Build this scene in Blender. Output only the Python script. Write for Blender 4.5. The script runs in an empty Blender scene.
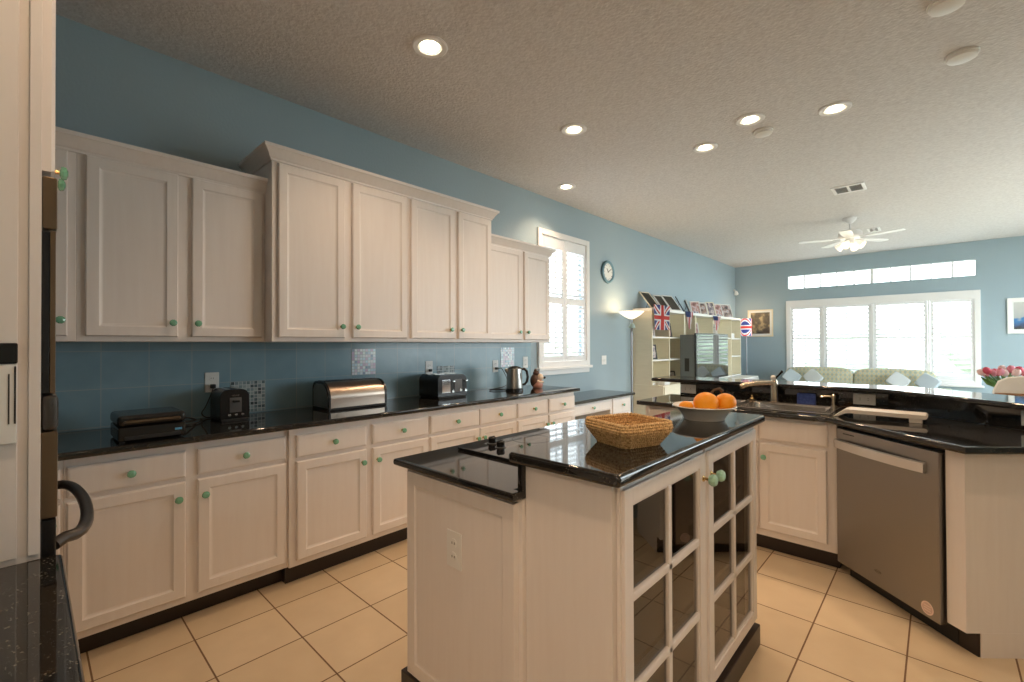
import bpy, bmesh, math, random
from mathutils import Matrix, Vector
random.seed(7)
C = bpy.context.scene.collection
SC = bpy.context.scene
PI = math.pi
R = math.radians

# ------------------------------------------------------------------ camera, sky, exposure
cam_d = bpy.data.cameras.new('camera'); cam = bpy.data.objects.new('camera', cam_d); C.objects.link(cam)
yaw, pitch, roll = R(43.083), R(.4578), R(-.2124)
fw = Vector((-math.sin(yaw)*math.cos(pitch), math.cos(yaw)*math.cos(pitch), math.sin(pitch)))
rt = Vector((math.cos(yaw), math.sin(yaw), 0)); up = rt.cross(fw)
rt, up = rt*math.cos(roll)+up*math.sin(roll), up*math.cos(roll)-rt*math.sin(roll)
m = Matrix((rt, up, -fw)).transposed().to_4x4(); m.translation = (3.25, 0, 1.35)
cam.matrix_world = m
cam_d.sensor_width = 36; cam_d.lens = 36*454.237/1024; cam_d.clip_start = .02
SC.camera = cam
SC.view_settings.view_transform = 'Standard'; SC.view_settings.look = 'None'
SC.view_settings.gamma = 1; SC.view_settings.use_curve_mapping = False
SC.view_settings.exposure = 0.0
SC.cycles.use_denoising = True
SC.cycles.max_bounces = 10; SC.cycles.diffuse_bounces = 6; SC.cycles.glossy_bounces = 5
SC.cycles.transparent_max_bounces = 12
SC.cycles.sample_clamp_indirect = 6
SC.cycles.caustics_reflective = False; SC.cycles.caustics_refractive = False

w = bpy.data.worlds.new('sky'); SC.world = w; w.use_nodes = True
bg = w.node_tree.nodes['Background']
bg.inputs[0].default_value = (.86, .94, 1, 1); bg.inputs[1].default_value = 8.5

CEIL = 3.035
LAMP_W = 46          # recessed lamps
WARM = (1, .69, .44)

# ------------------------------------------------------------------ materials
MATS = {}
def mat(name, col, rough=.5, metal=0, spec=.5, emit=None, es=0, **k):
    if name in MATS: return MATS[name]
    m = bpy.data.materials.new(name); m.use_nodes = True
    p = m.node_tree.nodes['Principled BSDF']
    p.inputs['Base Color'].default_value = (*col, 1)
    p.inputs['Roughness'].default_value = rough
    p.inputs['Metallic'].default_value = metal
    p.inputs['Specular IOR Level'].default_value = spec
    if emit: p.inputs['Emission Color'].default_value = (*emit, 1); p.inputs['Emission Strength'].default_value = es
    for a, b in k.items(): p.inputs[a.replace('_', ' ')].default_value = b
    MATS[name] = m
    return m
def N(m, typ, **k):
    n = m.node_tree.nodes.new(typ)
    for a, b in k.items():
        if hasattr(n, a): setattr(n, a, b)
        else: n.inputs[a.replace('_', ' ')].default_value = b
    return n
def L(m, a, b): m.node_tree.links.new(a, b)
def P(m): return m.node_tree.nodes['Principled BSDF']
def coords(m, scale=(1, 1, 1), space='Object'):
    t = N(m, 'ShaderNodeTexCoord'); mp = N(m, 'ShaderNodeMapping'); mp.inputs['Scale'].default_value = scale
    L(m, t.outputs[space], mp.inputs[0]); return mp.outputs[0]
def world_pos(m, scale=(1, 1, 1)):
    t = N(m, 'ShaderNodeNewGeometry'); mp = N(m, 'ShaderNodeMapping'); mp.inputs['Scale'].default_value = scale
    L(m, t.outputs['Position'], mp.inputs[0]); return mp.outputs[0]
def ramp(m, fac, stops):
    r = N(m, 'ShaderNodeValToRGB'); e = r.color_ramp.elements
    while len(e) < len(stops): e.new(.5)
    for i, (p, c) in enumerate(stops): e[i].position = p; e[i].color = (*c, 1)
    L(m, fac, r.inputs[0]); return r.outputs[0]
def noise_col(m, vec, scale, c0, c1, detail=3, lo=.3, hi=.7):
    n = N(m, 'ShaderNodeTexNoise'); n.inputs['Scale'].default_value = scale; n.inputs['Detail'].default_value = detail
    L(m, vec, n.inputs['Vector'])
    L(m, ramp(m, n.outputs['Fac'], [(lo, c0), (hi, c1)]), P(m).inputs['Base Color'])
def bump(m, vec, scale, strength, dist=.01, detail=3, typ='ShaderNodeTexNoise'):
    n = N(m, typ); n.inputs['Scale'].default_value = scale
    if 'Detail' in n.inputs: n.inputs['Detail'].default_value = detail
    L(m, vec, n.inputs['Vector'])
    b = N(m, 'ShaderNodeBump'); b.inputs['Strength'].default_value = strength; b.inputs['Distance'].default_value = dist
    L(m, n.outputs[0], b.inputs['Height']); L(m, b.outputs[0], P(m).inputs['Normal'])
def math_(m, op, a, b=None):
    n = N(m, 'ShaderNodeMath', operation=op)
    for i, x in enumerate((a, b)):
        if x is None: continue
        if isinstance(x, (int, float)): n.inputs[i].default_value = x
        else: L(m, x, n.inputs[i])
    return n.outputs[0]

paint = mat('blue_wall_paint', (.265, .425, .515), .62)
noise_col(paint, world_pos(paint), 1.2, (.315, .410, .466), (.328, .425, .483)); bump(paint, world_pos(paint), 55, .22, .006)
ceil_m = mat('knockdown_ceiling', (.66, .63, .60), .85)
noise_col(ceil_m, world_pos(ceil_m), 40, (.59, .57, .565), (.69, .675, .67), 2)
bump(ceil_m, world_pos(ceil_m), 52, .5, .010, 2)

def grid_mask(m, a, b, oa, ob, pa, pb, gw):
    """1 inside the joints of a rectangular grid of tiles"""
    out = []
    for x, o, p in ((a, oa, pa), (b, ob, pb)):
        f = math_(m, 'FRACT', math_(m, 'DIVIDE', math_(m, 'SUBTRACT', x, o), p))
        d = math_(m, 'MULTIPLY', math_(m, 'MINIMUM', f, math_(m, 'SUBTRACT', 1.0, f)), p)
        out.append(math_(m, 'LESS_THAN', d, gw/2))
    return math_(m, 'MAXIMUM', out[0], out[1])
def mixc(m, fac, a, b):
    n = N(m, 'ShaderNodeMix', data_type='RGBA'); L(m, fac, n.inputs[0])
    for i, x in ((6, a), (7, b)):
        if isinstance(x, tuple): n.inputs[i].default_value = (*x, 1)
        else: L(m, x, n.inputs[i])
    return n.outputs[2]
def cell_rand(m, a, b, oa, ob, pa, pb):
    c = N(m, 'ShaderNodeCombineXYZ')
    for i, (x, o, p) in enumerate(((a, oa, pa), (b, ob, pb))):
        L(m, math_(m, 'FLOOR', math_(m, 'DIVIDE', math_(m, 'SUBTRACT', x, o), p)), c.inputs[i])
    wn = N(m, 'ShaderNodeTexWhiteNoise'); L(m, c.outputs[0], wn.inputs['Vector']); return wn
def sep(m):
    g = N(m, 'ShaderNodeNewGeometry'); s = N(m, 'ShaderNodeSeparateXYZ'); L(m, g.outputs['Position'], s.inputs[0]); return s.outputs

floor_m = mat('cream_floor_tile', (.7, .55, .38), .28)
s = sep(floor_m)
g = grid_mask(floor_m, s[0], s[1], .0715, .187, .3415, .345, .0065)
wn = cell_rand(floor_m, s[0], s[1], .0715, .187, .3415, .345)
nz = N(floor_m, 'ShaderNodeTexNoise'); nz.inputs['Scale'].default_value = 7; nz.inputs['Detail'].default_value = 4
gg = N(floor_m, 'ShaderNodeNewGeometry'); L(floor_m, gg.outputs['Position'], nz.inputs['Vector'])
tv = math_(floor_m, 'ADD', math_(floor_m, 'MULTIPLY', wn.outputs[0], .35), math_(floor_m, 'MULTIPLY', nz.outputs[0], .65))
tile_c = ramp(floor_m, tv, [(.2, (.60, .47, .31)), (.8, (.70, .565, .39))])
L(floor_m, mixc(floor_m, g, tile_c, (.17, .095, .05)), P(floor_m).inputs['Base Color'])
bb = N(floor_m, 'ShaderNodeBump', invert=True); bb.inputs['Strength'].default_value = .5; bb.inputs['Distance'].default_value = .003
L(floor_m, g, bb.inputs['Height']); L(floor_m, bb.outputs[0], P(floor_m).inputs['Normal'])
L(floor_m, math_(floor_m, 'ADD', math_(floor_m, 'MULTIPLY', g, .5), .28), P(floor_m).inputs['Roughness'])

splash_m = mat('blue_splash_tile', (.2, .33, .41), .22)
s = sep(splash_m)
g = grid_mask(splash_m, s[1], s[2], .271, 1.122, .2015, .2, .004)
wn = cell_rand(splash_m, s[1], s[2], .271, 1.122, .2015, .2)
nz = N(splash_m, 'ShaderNodeTexNoise'); nz.inputs['Scale'].default_value = 9; gg = N(splash_m, 'ShaderNodeNewGeometry'); L(splash_m, gg.outputs['Position'], nz.inputs['Vector'])
tc = ramp(splash_m, math_(splash_m, 'ADD', math_(splash_m, 'MULTIPLY', wn.outputs[0], .4), math_(splash_m, 'MULTIPLY', nz.outputs[0], .6)), [(.2, (.20, .325, .395)), (.8, (.255, .39, .465))])
L(splash_m, mixc(splash_m, g, tc, (.33, .40, .43)), P(splash_m).inputs['Base Color'])
bump(splash_m, world_pos(splash_m), 14, .12, .01)

def mosaic(name, o, p, stops, rough=.15):
    m = mat(name, (.5, .6, .7), rough)
    s = sep(m)
    g = grid_mask(m, s[1], s[2], o[0], o[1], p, p, p*.16)
    wn = cell_rand(m, s[1], s[2], o[0], o[1], p, p)
    L(m, mixc(m, g, ramp(m, wn.outputs[0], stops), (.55, .6, .62)), P(m).inputs['Base Color'])
    return m
pearl_m = mosaic('pearl_mosaic', (1.684, 1.122), .2/9, [(0, (.30, .40, .55)), (.25, (.65, .82, .92)), (.55, (.92, .95, .98)), (.75, (.66, .50, .68)), (1, (.88, .97, .96))])
dark_mosaic_m = mosaic('dark_mosaic', (.876, .922), .2/9, [(0, (.06, .08, .09)), (.35, (.14, .2, .22)), (.7, (.28, .36, .38)), (1, (.42, .48, .48))])

def granite(name, base=(.012, .012, .012), specks=1.0, rough=.045):
    m = mat(name, base, rough, spec=.6)
    v = N(m, 'ShaderNodeTexVoronoi'); v.inputs['Scale'].default_value = 150; L(m, world_pos(m), v.inputs['Vector'])
    v2 = N(m, 'ShaderNodeTexVoronoi'); v2.inputs['Scale'].default_value = 210; L(m, world_pos(m), v2.inputs['Vector'])
    n = N(m, 'ShaderNodeTexNoise'); n.inputs['Scale'].default_value = 38; n.inputs['Detail'].default_value = 5; L(m, world_pos(m), n.inputs['Vector'])
    b0 = ramp(m, n.outputs[0], [(.48, base), (.80, (.026*specks, .023*specks, .019*specks))])
    k = math_(m, 'MULTIPLY', math_(m, 'LESS_THAN', v.outputs['Distance'], .24), math_(m, 'GREATER_THAN', n.outputs[0], .52))
    k2 = math_(m, 'LESS_THAN', v2.outputs['Distance'], .14)
    c1 = mixc(m, k, b0, ramp(m, v.outputs['Distance'], [(0, (.20*specks, .18*specks, .14*specks)), (.3, (.06, .055, .045))]))
    c2 = mixc(m, k2, c1, (.075, .085, .09))
    L(m, c2, P(m).inputs['Base Color'])
    return m
granite_m = granite('black_granite')

def cab_paint(name, c0, c1, rough=.38):
    m = mat(name, c0, rough)
    v = coords(m, (14, 14, 1.2))
    noise_col(m, v, 3.0, c0, c1, 5, .3, .75)
    return m
white_cab = cab_paint('whitewashed_cabinet', (.755, .705, .675), (.785, .742, .715))
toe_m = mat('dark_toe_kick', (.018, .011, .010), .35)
dark_wood = mat('dark_cabinet_inside', (.10, .075, .06), .6); noise_col(dark_wood, coords(dark_wood, (2, 2, 12)), 4, (.09, .065, .05), (.12, .09, .07))
trim_m = mat('white_trim', (.80, .80, .80), .4); noise_col(trim_m, coords(trim_m), 3, (.79, .79, .79), (.81, .81, .81))
shutter_m = mat('white_shutter', (.80, .81, .83), .45); noise_col(shutter_m, coords(shutter_m), 3, (.79, .80, .82), (.81, .82, .84))
brass = mat('brass', (.72, .5, .22), .25, 1)
knob_glass = mat('green_knob_glass', (.16, .42, .27), .08, spec=.8, Coat_Weight=.6)
black_plastic = mat('black_plastic', (.010, .010, .011), .25)
black_matte = mat('black_matte', (.012, .012, .012), .55)
grey_plastic = mat('grey_plastic', (.09, .09, .09), .35)
white_plastic = mat('white_plastic', (.78, .78, .76), .35)
steel = mat('brushed_steel', (.46, .44, .42), .3, 1)
bump(steel, coords(steel, (2, 2, 200)), 5, .04, .002)
dw_steel = mat('dishwasher_steel', (.30, .285, .27), .36, 1); bump(dw_steel, coords(dw_steel, (2, 2, 240)), 5, .04, .002)
handle_steel = mat('handle_steel', (.72, .71, .70), .3, 1)
sink_steel = mat('sink_steel', (.62, .58, .54), .24, 1)
bronze_steel = mat('bin_steel', (.56, .45, .37), .3, 1); bump(bronze_steel, coords(bronze_steel, (200, 200, 2)), 5, .03, .002)
dark_steel = mat('dark_steel', (.10, .09, .082), .32, .8)
oven_bronze = mat('oven_bronze', (.20, .14, .09), .3, .8)
cook_glass = mat('cooktop_glass', (.008, .008, .009), .03, spec=.6)
white_ceramic = mat('white_ceramic', (.72, .70, .66), .2)
cream_shelf = mat('cream_shelf', (.80, .74, .58), .5); noise_col(cream_shelf, coords(cream_shelf, (3, 3, 20)), 2, (.78, .72, .56), (.82, .76, .60))
shelf_edge = mat('shelf_edge_white', (.83, .83, .81), .5)
orange_m = mat('orange_skin', (.86, .34, .02), .45); bump(orange_m, coords(orange_m), 160, .2, .002); noise_col(orange_m, coords(orange_m), 9, (.86, .29, .006), (.92, .38, .012))
stem_m = mat('brown_stem', (.09, .05, .025), .7)
weave = mat('basket_weave', (.5, .3, .12), .6)
def lampmat(name, col, s): return mat(name, (.9, .88, .8), .4, emit=col, es=s)
bulb_m = lampmat('lit_bulb', (1, .86, .62), 14)
shade_lit = lampmat('lit_glass_shade', (1, .86, .66), 1.3)
fan_bulb = lampmat('fan_bulb', (1, .88, .66), 4)
fan_glass = lampmat('lit_fan_glass', (1, .85, .62), .55)
pane_m = bpy.data.materials.new('clear_glass'); pane_m.use_nodes = True
def glassmat(m, tint, fres=1.45, rough=.0):
    nt = m.node_tree; nt.nodes.clear()
    o = nt.nodes.new('ShaderNodeOutputMaterial'); mx = nt.nodes.new('ShaderNodeMixShader'); t = nt.nodes.new('ShaderNodeBsdfTransparent')
    g = nt.nodes.new('ShaderNodeBsdfGlossy'); f = nt.nodes.new('ShaderNodeFresnel'); f.inputs[0].default_value = fres
    t.inputs[0].default_value = (*tint, 1); g.inputs['Roughness'].default_value = rough
    ge = nt.nodes.new('ShaderNodeNewGeometry'); inv = nt.nodes.new('ShaderNodeMath'); inv.operation = 'SUBTRACT'; inv.inputs[0].default_value = 1; L(m, ge.outputs['Backfacing'], inv.inputs[1])
    mu = nt.nodes.new('ShaderNodeMath'); mu.operation = 'MULTIPLY'; L(m, f.outputs[0], mu.inputs[0]); L(m, inv.outputs[0], mu.inputs[1])
    L(m, mu.outputs[0], mx.inputs[0]); L(m, t.outputs[0], mx.inputs[1]); L(m, g.outputs[0], mx.inputs[2]); L(m, mx.outputs[0], o.inputs[0])
glassmat(pane_m, (.97, .99, .98))
smoke_glass = bpy.data.materials.new('cabinet_glass'); smoke_glass.use_nodes = True; glassmat(smoke_glass, (.66, .63, .60), 1.9)

# ------------------------------------------------------------------ mesh builder
class B:
    def __init__(s): s.bm = bmesh.new()
    def _mark(s, f0, mi):
        for f in s.bm.faces[f0:] if False else list(s.bm.faces)[f0:]: f.material_index = mi
    def box(s, x0, x1, y0, y1, z0, z1, bev=0, m=0, seg=2, M=None):
        f0 = len(s.bm.faces)
        t = bmesh.new()
        r = bmesh.ops.create_cube(t, size=1)
        bmesh.ops.transform(t, matrix=Matrix.Translation(((x0+x1)/2, (y0+y1)/2, (z0+z1)/2)) @ Matrix.Diagonal((x1-x0, y1-y0, z1-z0, 1)), verts=t.verts)
        if bev: bmesh.ops.bevel(t, geom=list(t.edges), offset=bev, segments=seg, profile=.5, affect='EDGES')
        s.take(t, m, M); return s
    def take(s, t, mi=0, M=None):
        if M is not None: bmesh.ops.transform(t, matrix=M, verts=t.verts)
        vm = {}
        for v in t.verts: vm[v] = s.bm.verts.new(v.co)
        for f in t.faces:
            try:
                nf = s.bm.faces.new([vm[v] for v in f.verts]); nf.material_index = mi if mi is not None else f.material_index
            except ValueError: pass
        t.free()
    def prism(s, poly, z0, z1, bev=0, m=0, M=None, seg=2, keep=None):
        t = bmesh.new()
        a = [t.verts.new((x, y, z0)) for x, y in poly]; b = [t.verts.new((x, y, z1)) for x, y in poly]
        n = len(poly)
        t.faces.new(a[::-1]); t.faces.new(b)
        for i in range(n): t.faces.new((a[i], a[(i+1) % n], b[(i+1) % n], b[i]))
        bmesh.ops.recalc_face_normals(t, faces=t.faces)
        if bev:
            ed = [e for e in t.edges if abs(e.verts[0].co.z-e.verts[1].co.z) < 1e-6 and (keep is None or keep((e.verts[0].co+e.verts[1].co)/2))]
            bmesh.ops.bevel(t, geom=ed, offset=bev, segments=seg, profile=.5, affect='EDGES')
        s.take(t, m, M); return s
    def lathe(s, prof, M=None, n=24, m=0, cap=True, c=(0, 0, 0)):
        t = bmesh.new(); rings = []
        for r, z in prof:
            if r < 1e-6: rings.append([t.verts.new((0, 0, z))])
            else: rings.append([t.verts.new((r*math.cos(2*PI*i/n), r*math.sin(2*PI*i/n), z)) for i in range(n)])
        for a, b in zip(rings, rings[1:]):
            for i in range(n):
                j = (i+1) % n
                if len(a) == 1 and len(b) == 1: break
                if len(a) == 1: t.faces.new((a[0], b[j], b[i]))
                elif len(b) == 1: t.faces.new((a[i], a[j], b[0]))
                else: t.faces.new((a[i], a[j], b[j], b[i]))
        if cap:
            if len(rings[0]) > 1: t.faces.new(rings[0][::-1])
            if len(rings[-1]) > 1: t.faces.new(rings[-1])
        bmesh.ops.recalc_face_normals(t, faces=t.faces)
        if any(c): bmesh.ops.translate(t, vec=c, verts=t.verts)
        s.take(t, m, M); return s
    def cyl(s, p0, p1, r, r1=None, n=16, m=0):
        p0, p1 = Vector(p0), Vector(p1); d = p1-p0
        M = Matrix.Translation(p0) @ d.to_track_quat('Z', 'Y').to_matrix().to_4x4()
        return s.lathe([(r, 0), (r if r1 is None else r1, d.length)], M, n, m)
    def tube(s, pts, r, n=8, m=0, closed=False):
        pts = [Vector(p) for p in pts]; t = bmesh.new(); rings = []
        k = len(pts); rr = r if isinstance(r, (list, tuple)) else [r]*k
        nrm = None
        for i, p in enumerate(pts):
            a = pts[(i-1) % k] if (i or closed) else p; b = pts[(i+1) % k] if (i < k-1 or closed) else p
            tg = (b-a).normalized()
            if nrm is None: nrm = tg.orthogonal().normalized()
            nrm = (nrm-tg*nrm.dot(tg)).normalized(); bn = tg.cross(nrm)
            rings.append([t.verts.new(p+rr[i]*(nrm*math.cos(2*PI*j/n)+bn*math.sin(2*PI*j/n))) for j in range(n)])
        seq = list(zip(rings, rings[1:])) + ([(rings[-1], rings[0])] if closed else [])
        for a, b in seq:
            for j in range(n): t.faces.new((a[j], a[(j+1) % n], b[(j+1) % n], b[j]))
        if not closed: t.faces.new(rings[0][::-1]); t.faces.new(rings[-1])
        bmesh.ops.recalc_face_normals(t, faces=t.faces)
        s.take(t, m); return s
    def ball(s, c, r, sc=(1, 1, 1), m=0, sub=3, M=None, noise=0, seed=0):
        t = bmesh.new(); bmesh.ops.create_icosphere(t, subdivisions=sub, radius=1)
        rnd = random.Random(seed)
        for v in t.verts:
            k = 1+noise*(math.sin(v.co.x*5+seed)+math.sin(v.co.y*6+seed*2)+math.sin(v.co.z*7+seed*3))/3 + noise*rnd.uniform(-.3, .3)
            v.co = Vector((v.co.x*sc[0]*r*k, v.co.y*sc[1]*r*k, v.co.z*sc[2]*r*k))
        if M is not None: bmesh.ops.transform(t, matrix=M, verts=t.verts)
        bmesh.ops.translate(t, vec=c, verts=t.verts); s.take(t, m); return s
    def ring(s, x0, x1, z0, z1, y, prof, m=0, back=None, fill=True):
        """rectangular rings (inset, dy) facing -y, closed by a panel: raised doors, frames"""
        t = bmesh.new(); rs = []
        for i, dy in prof:
            rs.append([t.verts.new(p) for p in ((x0+i, y+dy, z0+i), (x1-i, y+dy, z0+i), (x1-i, y+dy, z1-i), (x0+i, y+dy, z1-i))])
        for a, b in zip(rs, rs[1:]):
            for j in range(4): t.faces.new((a[j], a[(j+1) % 4], b[(j+1) % 4], b[j]))
        if fill: t.faces.new(rs[-1])
        t.faces.new(rs[0][::-1])
        bmesh.ops.recalc_face_normals(t, faces=t.faces); s.take(t, m); return s
    def sweep(s, path, prof, m=0):
        """profile (out, z) carried along an open xy path with mitred corners; out is to the right of travel"""
        t = bmesh.new(); rs = []; pv = [Vector(p) for p in path]
        for i, p in enumerate(pv):
            d0 = (p-pv[i-1]).normalized() if i else None; d1 = (pv[i+1]-p).normalized() if i < len(pv)-1 else None
            n0 = Vector((d0.y, -d0.x)) if d0 else None; n1 = Vector((d1.y, -d1.x)) if d1 else None
            if n0 is None: o = n1
            elif n1 is None: o = n0
            else: o = (n0+n1)/(1+n0.dot(n1))
            rs.append([t.verts.new((p.x+o.x*q, p.y+o.y*q, z)) for q, z in prof])
        k = len(prof)
        for a, b in zip(rs, rs[1:]):
            for j in range(k): t.faces.new((a[j], a[(j+1) % k], b[(j+1) % k], b[j]))
        t.faces.new(rs[0]); t.faces.new(rs[-1][::-1])
        bmesh.ops.recalc_face_normals(t, faces=t.faces); s.take(t, m); return s

XF = {}
def link(name, b, mats, angle=35):
    me = bpy.data.meshes.new(name); b.bm.to_mesh(me); b.bm.free()
    for x in (mats if isinstance(mats, (list, tuple)) else [mats]): me.materials.append(x)
    me.polygons.foreach_set('use_smooth', [True]*len(me.polygons)); me.set_sharp_from_angle(angle=R(angle))
    o = bpy.data.objects.new(name, me); C.objects.link(o)
    wn_ = o.modifiers.new('weighted_normals', 'WEIGHTED_NORMAL'); wn_.keep_sharp = True; wn_.weight = 80
    return o
def tagit(o, label, cat, group=None):
    o['label'] = label; o['category'] = cat
    if group: o['group'] = group
def thing(name, label, cat, loc=(0, 0, 0), rot=0, group=None):
    o = bpy.data.objects.new(name, None); C.objects.link(o); o.empty_display_size = .05
    o.location = loc; o.rotation_euler = (0, 0, rot); tagit(o, label, cat, group)
    XF[o] = Matrix.Translation(loc) @ Matrix.Rotation(rot, 4, 'Z'); return o
def part(root, name, b, mats, w=False, label=None, angle=35):
    """w: the shape was drawn in room coordinates and is brought into the thing's own"""
    base = XF.get(root, Matrix.Identity(4))
    if w: bmesh.ops.transform(b.bm, matrix=base.inverted(), verts=b.bm.verts)
    o = link(name, b, mats, angle); o.parent = root; XF[o] = base
    if label: o['label'] = label
    return o
def single(name, b, mats, label, cat, loc=(0, 0, 0), rot=0, group=None, w=True, angle=35):
    if w: bmesh.ops.transform(b.bm, matrix=(Matrix.Translation(loc) @ Matrix.Rotation(rot, 4, 'Z')).inverted(), verts=b.bm.verts)
    o = link(name, b, mats, angle); o.location = loc; o.rotation_euler = (0, 0, rot); tagit(o, label, cat, group)
    XF[o] = Matrix.Translation(loc) @ Matrix.Rotation(rot, 4, 'Z'); return o
def struct(name, b, mats, parent=None, angle=35):
    o = link(name, b, mats, angle); o['kind'] = 'structure'
    if parent: o.parent = parent
    return o
def copy_tree(o, loc, rot=None, label=None, group=None):
    r = o.copy(); C.objects.link(r); r.location = loc
    if rot is not None: r.rotation_euler = (0, 0, rot)
    if label: r['label'] = label
    if group: r['group'] = group
    for ch in o.children:
        c = ch.copy(); C.objects.link(c); c.parent = r
        for g in ch.children:
            d = g.copy(); C.objects.link(d); d.parent = c
    return r

# ------------------------------------------------------------------ room shell
FAR, RIGHT, NEAR = 10.71, 5.7, -.66
def wall_x(name, x0, x1, ya, yb, holes):
    b = B(); ys = sorted({ya, yb, *[h[0] for h in holes], *[h[1] for h in holes]})
    for a, c in zip(ys, ys[1:]):
        hs = sorted([(h[2], h[3]) for h in holes if h[0] <= a+1e-6 and h[1] >= c-1e-6]); z = 0
        for h0, h1 in hs:
            if h0 > z: b.box(x0, x1, a, c, z, h0)
            z = h1
        if z < CEIL: b.box(x0, x1, a, c, z, CEIL)
    bmesh.ops.remove_doubles(b.bm, verts=b.bm.verts, dist=1e-5)
    return struct(name, b, paint)
def wall_y(name, y0, y1, xa, xb, holes):
    b = B(); xs = sorted({xa, xb, *[h[0] for h in holes], *[h[1] for h in holes]})
    for a, c in zip(xs, xs[1:]):
        hs = sorted([(h[2], h[3]) for h in holes if h[0] <= a+1e-6 and h[1] >= c-1e-6]); z = 0
        for h0, h1 in hs:
            if h0 > z: b.box(a, c, y0, y1, z, h0)
            z = h1
        if z < CEIL: b.box(a, c, y0, y1, z, CEIL)
    bmesh.ops.remove_doubles(b.bm, verts=b.bm.verts, dist=1e-5)
    return struct(name, b, paint)
wall_x('wall_left', -.15, 0, NEAR-.15, FAR+.15, [(3.95, 4.84, 1.11, 2.60)])
wall_y('wall_far', FAR, FAR+.15, 0, RIGHT+.15, [(1.06, 3.71, .70, 2.15), (1.02, 3.735, 2.465, 2.735)])
wall_x('wall_right', RIGHT, RIGHT+.15, -3.4, FAR, [(4.9, 10.3, .02, 2.65)])
wall_y('wall_near', NEAR-.15, NEAR, 0, 3.05, [])
wall_x('wall_return', 2.9, 3.05, -3.4, NEAR-.15, [])
wall_y('wall_back', -3.55, -3.4, 2.9, RIGHT+.15, [])
struct('floor', B().box(-.15, RIGHT+.15, -3.55, FAR+.15, -.1, 0), floor_m)
struct('ceiling', B().box(-.15, RIGHT+.15, -3.55, FAR+.15, CEIL, CEIL+.1), ceil_m)
base_prof = [(0, 0), (.014, 0), (.014, .09), (.008, .105), (0, .11)]
struct('baseboard_far', B().sweep([(0, FAR), (RIGHT, FAR)], base_prof), trim_m)
struct('baseboard_left', B().sweep([(0, 5.1), (0, FAR)], base_prof), trim_m)

def louvers(x0, x1, z0, z1, y, pitch=.064, wd=.07, tilt=18):
    b = B(); n = max(1, round((z1-z0)/pitch)); p = (z1-z0)/n
    for i in range(n):
        M = Matrix.Translation((0, y, z0+p*(i+.5))) @ Matrix.Rotation(R(tilt), 4, 'X')
        b.box(x0, x1, -wd/2, wd/2, -.0045, .0045, m=0, M=M, bev=.003, seg=1)
    return b
def shutter(parent, x0, x1, z0, z1, y, st, rails, tilt=18, rod=True, wd=.07, pitch=.064):
    """one shutter leaf: stiles, top/mid/bottom rails, louvres, tilt rods"""
    b = B(); d = .014
    b.box(x0, x0+st, y-d, y+d, z0, z1, .003); b.box(x1-st, x1, y-d, y+d, z0, z1, .003)
    zz = [z0]+[v for r in rails for v in r]+[z1]
    for r in rails: b.box(x0+st, x1-st, y-d, y+d, r[0], r[1], .003)
    lo = link('shutter_panel', b, shutter_m); lo.parent = parent; lo['kind'] = 'structure'
    bays = [(rails[i][1], rails[i+1][0]) for i in range(len(rails)-1)]
    for a, c in bays:
        q = link('louvers', louvers(x0+st, x1-st, a, c, y, pitch=pitch, wd=wd, tilt=tilt), shutter_m); q.parent = lo; q['kind'] = 'structure'
        if rod:
            r = link('tilt_rod', B().box((x0+x1)/2-.005, (x0+x1)/2+.005, y-wd/2-.014, y-wd/2-.004, a+.03, c-.03, .002), shutter_m); r.parent = lo; r['kind'] = 'structure'
    return lo
def window_root(name, loc, rot):
    o = bpy.data.objects.new(name, None); C.objects.link(o); o.location = loc; o.rotation_euler = (0, 0, rot); o['kind'] = 'structure'; return o
def wpart(root, name, b, m):
    o = link(name, b, m); o.parent = root; o['kind'] = 'structure'; return o
def frame_b(x0, x1, z0, z1, y0, y1, w_, bev=.004):
    b = B(); b.box(x0, x0+w_, y0, y1, z0, z1, bev); b.box(x1-w_, x1, y0, y1, z0, z1, bev)
    b.box(x0+w_, x1-w_, y0, y1, z0, z0+w_, bev); b.box(x0+w_, x1-w_, y0, y1, z1-w_, z1, bev); return b
# left window: local x runs along +Y of the room, front (-y) faces the room
w1 = window_root('window_1', (0, 0, 0), R(90))
wpart(w1, 'window_frame', frame_b(3.885, 4.90, 1.085, 2.66, -.028, .05, .065), trim_m)
wpart(w1, 'window_sill', B().box(3.86, 4.925, -.055, .05, 1.055, 1.088, .008).box(3.885, 4.90, -.02, -.0005, 1.0, 1.056, .006), trim_m)
shutter(w1, 3.952, 4.392, 1.152, 2.593, .005, .05, [(1.152, 1.215), (1.825, 1.91), (2.465, 2.593)], tilt=-14)
shutter(w1, 4.396, 4.834, 1.152, 2.593, .005, .05, [(1.152, 1.215), (1.825, 1.91), (2.465, 2.593)], tilt=-14)
wpart(w1, 'glass', B().box(3.95, 4.84, .10, .106, 1.11, 2.6), pane_m)
wpart(w1, 'sash', frame_b(3.95, 4.84, 1.11, 2.6, .09, .12, .04).box(3.95, 4.84, .09, .12, 1.84, 1.89), trim_m)
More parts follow.
